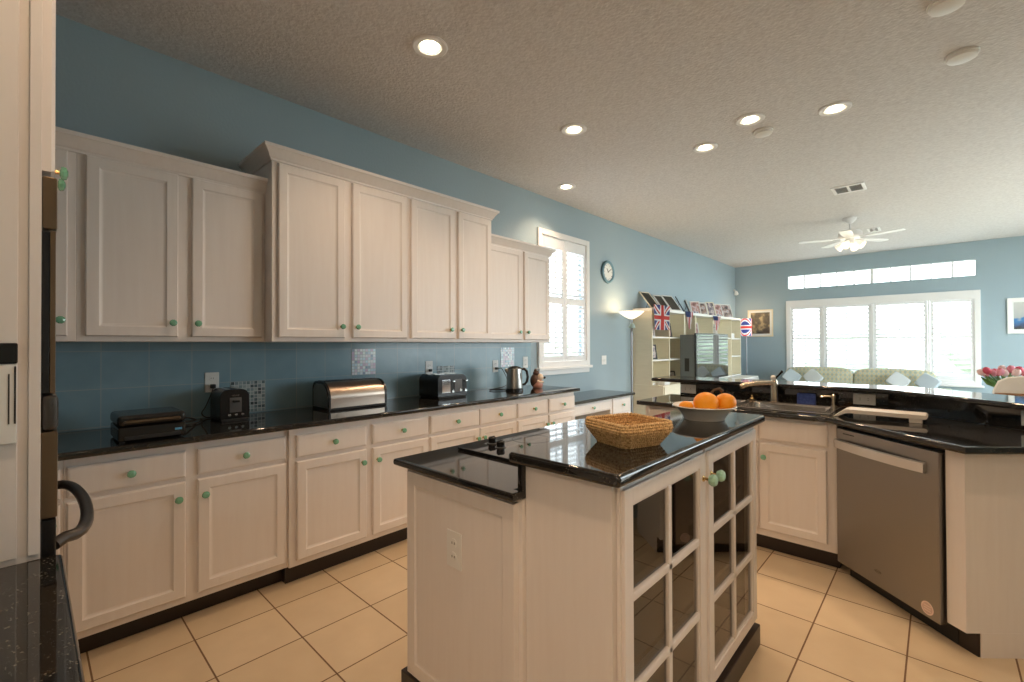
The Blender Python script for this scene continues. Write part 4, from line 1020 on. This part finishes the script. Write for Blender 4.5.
tvst = thing('low_cabinet', 'low white cabinet under the shelves and television', 'cabinet', (.25, 8.6, 0))
part(tvst, 'carcass', B().box(.003, .60, 7.23, 10.15, 0, .70, .004), shelf_edge, w=True)
for k in range(4):
    y0 = 7.25+k*.72; o = part(tvst, 'door', B().box(.6005, .618, y0, y0+.70, .03, .68, .003), shelf_edge, w=True)
    part(o, 'handle', B().cyl((.618, y0+.62, .5), (.635, y0+.62, .5), .008), steel, w=True)
shelf_unit('longer cream open shelf unit behind the television', 7.215, .701, 1.866, [7.215, 7.66, 8.47, 9.47, 10.06], [[.73], [.73], [.73], [.73, 1.11, 1.46]])
# television
tv = thing('television', 'flat grey-sided television in front of the shelves', 'television', (.5, 7.6, .70))
part(tv, 'housing', B().box(.335, .57, 6.93, 8.30, .805, 1.495, .012), mat('tv_grey', (.16, .19, .21), .4), w=True)
part(tv, 'bezel', B().box(.5705, .60, 6.90, 8.33, .79, 1.515, .006), black_plastic, w=True)
part(tv, 'screen', B().box(.6005, .602, 6.93, 8.30, .825, 1.49), mat('tv_screen', (.01, .012, .014), .03, spec=1.0, Coat_Weight=1.0), w=True)
part(tv, 'stand', B().box(.36, .575, 7.3, 7.95, .7005, .805, .008), black_plastic, w=True)
part(tv, 'side_grille', B().box(.41, .48, 6.9285, 6.932, .93, 1.13), black_matte, w=True)

# things on the shelves
photo_cols = [((.35, (.10, .08, .08)), (.5, (.42, .30, .26)), (.62, (.62, .55, .55)), (.75, (.20, .22, .30))), ((.35, (.20, .10, .09)), (.5, (.55, .33, .30)), (.6, (.60, .60, .66)), (.7, (.16, .14, .20))),
              ((.35, (.06, .05, .06)), (.5, (.30, .26, .30)), (.62, (.70, .60, .55)), (.75, (.34, .36, .44)))]
photos = [art_mat('family_photo_%s' % 'abc'[i], list(c), 14, i+1) for i, c in enumerate(photo_cols)]
dark_photo = art_mat('dark_photo', [(.3, (.02, .018, .014)), (.7, (.06, .05, .035))], 5, 3)
black_frame = mat('black_frame', (.02, .02, .022), .4); white_frame = mat('white_frame', (.74, .73, .70), .4)
def photo_frame(label, x, y, z, w_, h_, face, lean, fm, art, group, strut=True, bw=.018):
    """frame standing on its lower edge; `face` turns it about z (0 looks to +X), `lean` tips it back"""
    r = thing('photo_frame', label, 'photo frame', (x, y, z), 0, group)
    M = Matrix.Translation((x, y, z)) @ Matrix.Rotation(face, 4, 'Z') @ Matrix.Rotation(-lean, 4, 'Y')
    b = B(); d = .014
    b.box(0, d, -w_/2, -w_/2+bw, 0, h_, .002, M=M); b.box(0, d, w_/2-bw, w_/2, 0, h_, .002, M=M); b.box(0, d, -w_/2+bw, w_/2-bw, 0, bw, .002, M=M); b.box(0, d, -w_/2+bw, w_/2-bw, h_-bw, h_, .002, M=M)
    part(r, 'frame', b, fm, w=True)
    part(r, 'picture', B().box(.003, .008, -w_/2+bw, w_/2-bw, bw, h_-bw, M=M), art, w=True)
    part(r, 'backing', B().box(.0, .0028, -w_/2+bw, w_/2-bw, bw, h_-bw, M=M), black_frame, w=True)
    if strut:
        p0 = M @ Vector((-.001, 0, h_*.55)); M2 = Matrix.Rotation(face, 4, 'Z')
        foot = Vector((x, y, z))+(M2 @ Vector((-(h_*.55*math.sin(lean)+.06), 0, 0))); foot.z = z+.003
        part(r, 'strut', B().tube([p0, foot], .004, 6), black_frame, w=True)
    return r
gp = 'photo frames on top of the shelves'
T1 = 1.8686; T2 = 1.8666
photo_frame('cream edged dark photo frame, first of the row from the lamp', .245, 6.30, T1, .22, .34, R(-12), R(40), cream_frame, dark_photo, gp)
photo_frame('dark leaning photo frame second along the shelf top from the lamp', .245, 6.66, T1, .20, .30, R(-14), R(38), white_frame, dark_photo, gp)
photo_frame('larger dark leaning photo frame third along the shelf top', .25, 7.02, T1, .26, .33, R(-14), R(38), white_frame, dark_photo, gp)
photo_frame('black photo frame seen edge-on with its strut showing', .20, 7.44, T2, .18, .30, R(20), R(28), black_frame, dark_photo, gp)
photo_frame('pale thin photo frame just right of the edge-on black one', .20, 7.68, T2, .12, .25, R(35), R(22), white_frame, photos[2], gp)
photo_frame('pinkish family photo, left of a pair mid-way along the shelf top', .20, 7.96, T2, .19, .24, R(-35), R(18), white_frame, photos[1], gp)
photo_frame('pinkish family photo, right of a pair mid-way along the shelf top', .20, 8.28, T2, .19, .24, R(-35), R(18), white_frame, photos[0], gp)
photo_frame('dark and cream photo frame third from the far end of the shelf top', .20, 8.72, T2, .18, .28, R(-30), R(18), cream_frame, photos[2], gp)
photo_frame('brownish photo frame second from the far end of the shelf top', .20, 9.12, T2, .18, .27, R(-30), R(18), white_frame, photos[1], gp)
photo_frame('bluish photo frame at the far end of the shelf top', .20, 9.58, T2, .26, .29, R(-30), R(18), white_frame, photos[0], gp)
gi = 'photo frames inside the shelves'
photo_frame('small photo frame in the top left shelf bay behind the flag', .17, 6.30, 1.4586, .13, .16, R(-30), R(12), white_frame, photos[2], gi)
photo_frame('dark framed photo in the top bay right of the flag', .17, 6.86, 1.4586, .17, .23, R(-30), R(14), black_frame, photos[1], gi)
photo_frame('tall photo frame in the middle left shelf bay', .18, 6.32, 1.1256, .16, .22, R(-30), R(12), black_frame, photos[2], gi)
photo_frame('small black photo frame, left of two in the lowest bay', .17, 6.76, .7906, .12, .13, R(60), R(18), black_frame, photos[0], gi)
photo_frame('small black photo frame, right of two in the lowest bay', .17, 7.02, .7906, .15, .13, R(-20), R(14), black_frame, photos[2], gi)
photo_frame('white framed photo standing behind the left edge of the television', .2, 7.86, 1.47, .20, .25, R(-30), R(10), white_frame, photos[1], gi).location.z = .7306+.74
# plinth shelf carrying that frame and the figurine above the television
single('wall_ledge', B().box(.012, .29, 7.675, 9.455, 1.446, 1.468, .002), shelf_edge, 'white ledge inside the shelves just above the television', 'shelf', (.15, 8.5, 1.446))
gold = mat('gold_vase', (.55, .36, .12), .3, .6)
v = thing('vase', 'small gold and dark vase in the middle right shelf bay', 'vase', (.16, 6.88, 1.1256))
part(v, 'body', B().lathe([(.03, 0), (.05, .03), (.045, .07), (.018, .10), (.014, .12)], Matrix.Translation((.16, 6.80, 1.1256)), 20), gold, w=True)
part(v, 'neck', B().lathe([(.014, .1205), (.012, .17), (.018, .20), (.015, .20)], Matrix.Translation((.16, 6.80, 1.1256)), 16), black_frame, w=True)
def ornament(label, x, y, z, h):
    r = thing('figurine', label, 'figurine', (x, y, z), 0, 'white ornaments on the shelves')
    part(r, 'body', B().lathe([(h*.28, 0), (h*.30, h*.04), (h*.22, h*.3), (h*.14, h*.62), (h*.08, h*.70)], Matrix.Translation((x, y, z)), 18), white_ceramic, w=True)
    part(r, 'head', B().ball((x, y, z+h*.82), h*.15, (1, 1, 1.15), sub=2), white_ceramic, w=True)
ornament('white figure on the ledge above the right part of the television', .17, 8.92, 1.4686, .26)
ornament('white figure in the middle right-hand bay beside the television', .17, 9.62, 1.1106, .27)
single('shelf_box', B().box(.10, .24, 9.66, 9.86, 1.4606, 1.56, .008), white_plastic, 'small white box in the top right-hand shelf bay', 'box', (.17, 9.76, 1.4606))
single('tissue_box', B().box(.32, .43, 6.18, 6.36, .7656, .84, .008), white_plastic, 'small white box on the low cream cabinet beneath the shelves', 'box', (.375, 6.27, .7656))
# flags
def flag_mat(name, w_, h_):
    m = mat(name, (.8, .78, .78), .8); v = N(m, 'ShaderNodeTexCoord'); sp = N(m, 'ShaderNodeSeparateXYZ'); L(m, v.outputs['Object'], sp.inputs[0])
    y = math_(m, 'DIVIDE', sp.outputs[1], w_/2); z = math_(m, 'DIVIDE', sp.outputs[2], h_/2)
    ay, az = math_(m, 'ABSOLUTE', y), math_(m, 'ABSOLUTE', z)
    dg = math_(m, 'ABSOLUTE', math_(m, 'SUBTRACT', ay, az))
    wd = math_(m, 'LESS_THAN', dg, .26); rd = math_(m, 'LESS_THAN', dg, .09)
    wc = math_(m, 'MAXIMUM', math_(m, 'LESS_THAN', ay, .30), math_(m, 'LESS_THAN', az, .26)); rc = math_(m, 'MAXIMUM', math_(m, 'LESS_THAN', ay, .17), math_(m, 'LESS_THAN', az, .15))
    c = mixc(m, wd, (.05, .07, .25), (.78, .76, .78)); c = mixc(m, rd, c, (.60, .06, .07)); c = mixc(m, wc, c, (.78, .76, .78)); c = mixc(m, rc, c, (.62, .06, .05))
    L(m, c, P(m).inputs['Base Color']); return m
def cloth(w_, h_, taper=0, wav=.008, n=14):
    """hanging cloth in the y-z plane about its own centre; taper 1 makes a pennant"""
    t = bmesh.new(); g = []
    for j in range(n+1):
        v_ = j/n; row = []
        for i in range(n+1):
            u = i/n-.5; k = 1-taper*(1-v_)
            row.append(t.verts.new((wav*math.sin(u*9+v_*2), u*w_*k, (v_-.5)*h_)))
        g.append(row)
    for j in range(n):
        for i in range(n): t.faces.new((g[j][i], g[j][i+1], g[j+1][i+1], g[j+1][i]))
    r = bmesh.ops.solidify(t, geom=list(t.faces), thickness=.002); b = B(); b.take(t); return b
single('flag', cloth(.52, .36), flag_mat('union_flag', .52, .36), 'red, white and blue crossed flag hanging on the shelf front by the lamp', 'flag', (SX+.03, 6.33, 1.735), 0, 'flags hung along the shelf top', w=False)
def stripes_mat():
    m = mat('stripes_flag', (.7, .5, .5), .8); v = N(m, 'ShaderNodeTexCoord'); sp = N(m, 'ShaderNodeSeparateXYZ'); L(m, v.outputs['Object'], sp.inputs[0])
    st = math_(m, 'GREATER_THAN', math_(m, 'FRACT', math_(m, 'MULTIPLY', sp.outputs[1], 14)), .5)
    c = mixc(m, st, (.72, .70, .70), (.60, .14, .14)); bl = math_(m, 'GREATER_THAN', sp.outputs[2], .05)
    bl2 = math_(m, 'MULTIPLY', bl, math_(m, 'LESS_THAN', sp.outputs[1], .05)); c = mixc(m, bl2, c, (.05, .08, .22)); L(m, c, P(m).inputs['Base Color']); return m
sm = stripes_mat()
single('flag', cloth(.34, .28, .75), sm, 'striped pennant flag hanging where the two shelf units meet', 'flag', (SX+.02, 7.36, 1.735), 0, 'flags hung along the shelf top', w=False)
single('flag', cloth(.40, .26, .65), sm, 'striped pennant flag hanging above the right part of the television', 'flag', (SX+.02, 8.62, 1.725), 0, 'flags hung along the shelf top', w=False)

# floor lamps
lp = thing('floor_lamp', 'lit torchiere floor lamp with white glass bowl beside the cream shelves', 'floor lamp', (.25, 5.56, 0))
lampgrey = mat('lamp_pole', (.30, .30, .31), .3, .8)
part(lp, 'base', B().lathe([(.14, 0), (.14, .012), (.05, .03), (.02, .045)], None, 32), lampgrey)
part(lp, 'pole', B().cyl((0, 0, .04), (0, 0, 1.69), .0125), lampgrey)
part(lp, 'lamp_bowl', B().lathe([(.02, 1.69), (.05, 1.70), (.11, 1.735), (.165, 1.785), (.168, 1.79), (.162, 1.788), (.105, 1.74), (.045, 1.71), (0, 1.705)], None, 36, cap=False), shade_lit, label='lit white glass bowl')
part(lp, 'reading_arm', B().tube([(0, 0, 1.50), (.03, -.03, 1.56), (.035, -.045, 1.60)], .007, 8), lampgrey)
part(lp, 'reading_head', B().lathe([(.025, .06), (.035, .04), (.045, 0), (.03, 0)], Matrix.Translation((.035, -.045, 1.565)), 18), mat('grey_green', (.30, .40, .38), .4))
d = bpy.data.lights.new('torchiere_light', 'POINT'); d.energy = 7; d.color = (1, .66, .36); d.shadow_soft_size = .06
o = bpy.data.objects.new('torchiere_light', d); C.objects.link(o); o.parent = lp; o.location = (0, 0, 1.80)
l2 = thing('floor_lamp', 'lit floor lamp in the far corner with a flag-pattern shade', 'floor lamp', (.36, 10.22, 0))
part(l2, 'base', B().lathe([(.13, 0), (.13, .012), (.04, .03), (.015, .04)], None, 28), lampgrey)
part(l2, 'pole', B().cyl((0, 0, .035), (0, 0, 1.55), .011), lampgrey)
um = flag_mat('union_shade', .21, .34).copy(); um.name = 'lit_flag_shade'
pn = um.node_tree.nodes['Principled BSDF']; um.node_tree.links.new(pn.inputs['Base Color'].links[0].from_socket, pn.inputs['Emission Color']); pn.inputs['Emission Strength'].default_value = .8
shb = B().lathe([(.105, 0), (.105, .36), (.10, .36), (.10, 0)], Matrix.Translation((0, 0, -.18)), 36, cap=False)
o = link('lamp_shade', shb, um); o.parent = l2; o.location = (0, 0, 1.69)
d = bpy.data.lights.new('shade_light', 'POINT'); d.energy = 7; d.color = (1, .68, .36); d.shadow_soft_size = .05
o = bpy.data.objects.new('shade_light', d); C.objects.link(o); o.parent = l2; o.location = (0, 0, 1.93)

# ------------------------------------------------------------------ sofa below the far window
plaid = mat('plaid_cloth', (.5, .45, .3), .9)
v_ = coords(plaid, (1, 1, 1)); 
wv = N(plaid, 'ShaderNodeTexWave', bands_direction='X'); wv.inputs['Scale'].default_value = 5; wz = N(plaid, 'ShaderNodeTexWave', bands_direction='Z'); wz.inputs['Scale'].default_value = 4
L(plaid, v_, wv.inputs[0]); L(plaid, v_, wz.inputs[0])
L(plaid, ramp(plaid, math_(plaid, 'ADD', math_(plaid, 'MULTIPLY', wv.outputs[0], .55), math_(plaid, 'MULTIPLY', wz.outputs[0], .45)), [(.1, (.36, .42, .36)), (.45, (.52, .50, .36)), (.6, (.66, .55, .31)), (.95, (.42, .52, .52))]), P(plaid).inputs['Base Color'])
sofa_m = mat('sofa_cloth', (.42, .44, .36), .9); noise_col(sofa_m, coords(sofa_m), 40, (.38, .40, .33), (.46, .47, .39))
sf = thing('sofa', 'sofa with two plaid back cushions below the far window', 'sofa', (2.17, 10.1, 0))
def cushion(x0, x1, y0, y1, z0, z1, bulge=.03, M=None):
    t = bmesh.new(); bmesh.ops.create_cube(t, size=1); bmesh.ops.subdivide_edges(t, edges=t.edges, cuts=7, use_grid_fill=True)
    for v in t.verts:
        u = v.co*2; s = [1-abs(c)**4 for c in u]
        k = Vector((u.x*(x1-x0)/2, u.y*(y1-y0)/2, u.z*(z1-z0)/2))
        e = Vector((u.x*s[1]*s[2], u.y*s[0]*s[2], u.z*s[0]*s[1]))*bulge
        # round the corners
        rr = 1-.06*(abs(u.x)**6*abs(u.y)**6+abs(u.y)**6*abs(u.z)**6+abs(u.x)**6*abs(u.z)**6)
        v.co = k*rr+e
    bmesh.ops.transform(t, matrix=Matrix.Translation(((x0+x1)/2, (y0+y1)/2, (z0+z1)/2)) @ (M or Matrix.Identity(4)), verts=t.verts)
    b = B(); b.take(t); return b
part(sf, 'frame', B().box(1.08, 3.26, 9.62, 10.50, .12, .40, .03).box(1.08, 3.26, 10.26, 10.50, .40, .74, .04), sofa_m, w=True)
for x0 in (.90, 3.24): part(sf, 'arm', B().box(x0, x0+.20, 9.62, 10.50, .12, .60, .05, seg=3), sofa_m, w=True)
for x0, x1 in ((1.12, 2.13), (2.19, 3.22)):
    part(sf, 'seat_cushion', cushion(x0, x1, 9.58, 10.2, .405, .54, .02), sofa_m, w=True)
    part(sf, 'back_cushion', cushion(x0, x1, 10.03, 10.24, .50, .885, .03), plaid, w=True, label='plaid back cushion')
for x in (1.0, 3.34):
    for y in (9.7, 10.42): part(sf, 'leg', B().lathe([(.02, 0), (.03, .12)], Matrix.Translation((x, y, 0)), 12), dark_wood, w=True)
pillow_m = mat('pale_pillow', (.46, .54, .60), .9); pillow2_m = mat('white_pillow', (.56, .60, .62), .9)
for k, (x, y, z, rz, ry, mm, lb) in enumerate(((1.26, 9.80, .725, 10, 38, pillow_m, 'pale blue cushion at the left end of the sofa, leftmost'), (1.60, 9.78, .735, -8, 42, pillow2_m, 'white cushion on the sofa, second from the left end'),
                                               (2.78, 9.80, .725, 6, 40, pillow2_m, 'white pointed cushion near the right end of the sofa'), (3.14, 9.78, .720, -10, 34, pillow_m, 'pale blue cushion at the right end of the sofa'))):
    M = Matrix.Rotation(R(rz), 4, 'Z') @ Matrix.Rotation(R(-20), 4, 'X') @ Matrix.Rotation(R(ry), 4, 'Y')
    single('throw_cushion', cushion(x-.125, x+.125, y-.045, y+.045, z-.115, z+.115, .0, M), mm, lb, 'cushion', (x, y, z), group='loose cushions on the sofa')

# ------------------------------------------------------------------ dining corner at the right
tb_ = thing('dining_table', 'dining table carrying the tulips behind the bar', 'table', (3.95, 6.0, 0))
wood = mat('table_wood', (.30, .16, .08), .4); noise_col(wood, coords(wood, (2, 14, 2)), 3, (.24, .12, .06), (.36, .2, .1))
part(tb_, 'tabletop', B().box(3.42, 4.55, 5.35, 6.75, .72, .755, .008), wood, w=True)
for x in (3.50, 4.47):
    for y in (5.43, 6.67): part(tb_, 'leg', B().box(x-.035, x+.035, y-.035, y+.035, 0, .7195, .004), wood, w=True)
vs = thing('vase', 'white vase on the dining table holding the tulips', 'vase', (3.70, 5.55, .7556))
part(vs, 'body', B().lathe([(.05, 0), (.06, .02), (.066, .12), (.05, .20), (.054, .24), (.05, .24), (.045, .20), (.055, .12), (.0, .02)], Matrix.Translation((3.67, 5.55, .7556)), 24), white_ceramic, w=True)
pinks = [mat('tulip_red', (.60, .07, .12), .5), mat('tulip_pink', (.75, .28, .36), .5), mat('tulip_pale', (.80, .58, .58), .5)]
green = mat('tulip_leaf', (.07, .20, .05), .5); noise_col(green, coords(green), 20, (.05, .15, .03), (.12, .28, .07))
cxs, cys = 3.67, 5.55
rnd = random.Random(4)
for k in range(18):
    a = 2*PI*k/10 if k < 10 else 2*PI*(k-10)/6+.3 if k < 16 else PI*(k-16); q = .128 if k < 10 else .075 if k < 16 else .022; top = Vector((cxs+math.cos(a)*q, cys+math.sin(a)*q, 1.10+rnd.uniform(-.02, .015)-q*.12))
    nm_ = ('red', 'pink', 'pale pink')[k % 3]
    r = thing('tulip', 'tulip in the white vase behind the bar, one of the mixed bunch', 'tulip', (cxs, cys, .96), 0, 'tulips in the white vase')
    part(r, 'stem', B().tube([(cxs+math.cos(a)*.02, cys+math.sin(a)*.02, .96), (cxs+math.cos(a)*q*.6, cys+math.sin(a)*q*.6, 1.03), tuple(top)], .0045, 6), green, w=True)
    h = B(); ax = (top-Vector((cxs, cys, .92))).normalized(); M = Matrix.Translation(top) @ ax.to_track_quat('Z', 'Y').to_matrix().to_4x4()
    h.lathe([(.006, -.006), (.022, .008), (.027, .026), (.022, .046), (.013, .056), (.008, .050), (0, .03)], M, 12)
    part(r, 'bloom', h, pinks[k % 3], w=True)
    lf = B(); tq = Vector((cxs+math.cos(a)*(q+.02), cys+math.sin(a)*(q+.02), 1.06)); lo = Vector((cxs+math.cos(a)*.031, cys+math.sin(a)*.031, .965)); md_ = (tq+lo)/2+Vector((math.cos(a), math.sin(a), 0))*.014
    lf.tube([lo, md_, tq], [.006, .020, .003], 8); part(r, 'leaf', lf, green, w=True)
# white covered chairs
cover = mat('white_slipcover', (.76, .75, .71), .9); noise_col(cover, coords(cover), 8, (.72, .71, .67), (.79, .78, .74)); bump(cover, coords(cover), 9, .25, .02)
bow_m = mat('brown_ribbon', (.26, .14, .07), .6)
ch = thing('dining_chair', 'white slipcovered dining chair with brown ribbon behind the bar', 'chair', (3.79, 4.98, 0), R(0))
part(ch, 'cover_seat', cushion(-.24, .24, -.24, .24, .38, .50, .01), cover)
part(ch, 'cover_skirt', B().prism([(-.235, -.235), (.235, -.235), (.235, .235), (-.235, .235)], .06, .40, .02), cover)
bkb = cushion(-.235, .235, -.235, -.15,   .42, 1.095, .02); part(ch, 'cover_back', bkb, cover)
part(ch, 'ribbon', B().tube([(-.24, -.24, .98), (-.1, -.262, .985), (.0, -.268, .98), (.1, -.262, .985), (.24, -.24, .98)], .012, 8).ball((-.03, -.28, .985), .035, (1.2, .5, .8), sub=2).ball((.04, -.28, .985), .035, (1.2, .5, .8), sub=2).tube([(0, -.28, .98), (.03, -.283, .90), (.02, -.28, .84)], [.012, .012, .008], 8), bow_m, label='brown ribbon tied in a bow')
for sx in (-.19, .19):
    for sy in (-.19, .19): part(ch, 'leg', B().box(sx-.02, sx+.02, sy-.02, sy+.02, 0, .07, .003), wood)
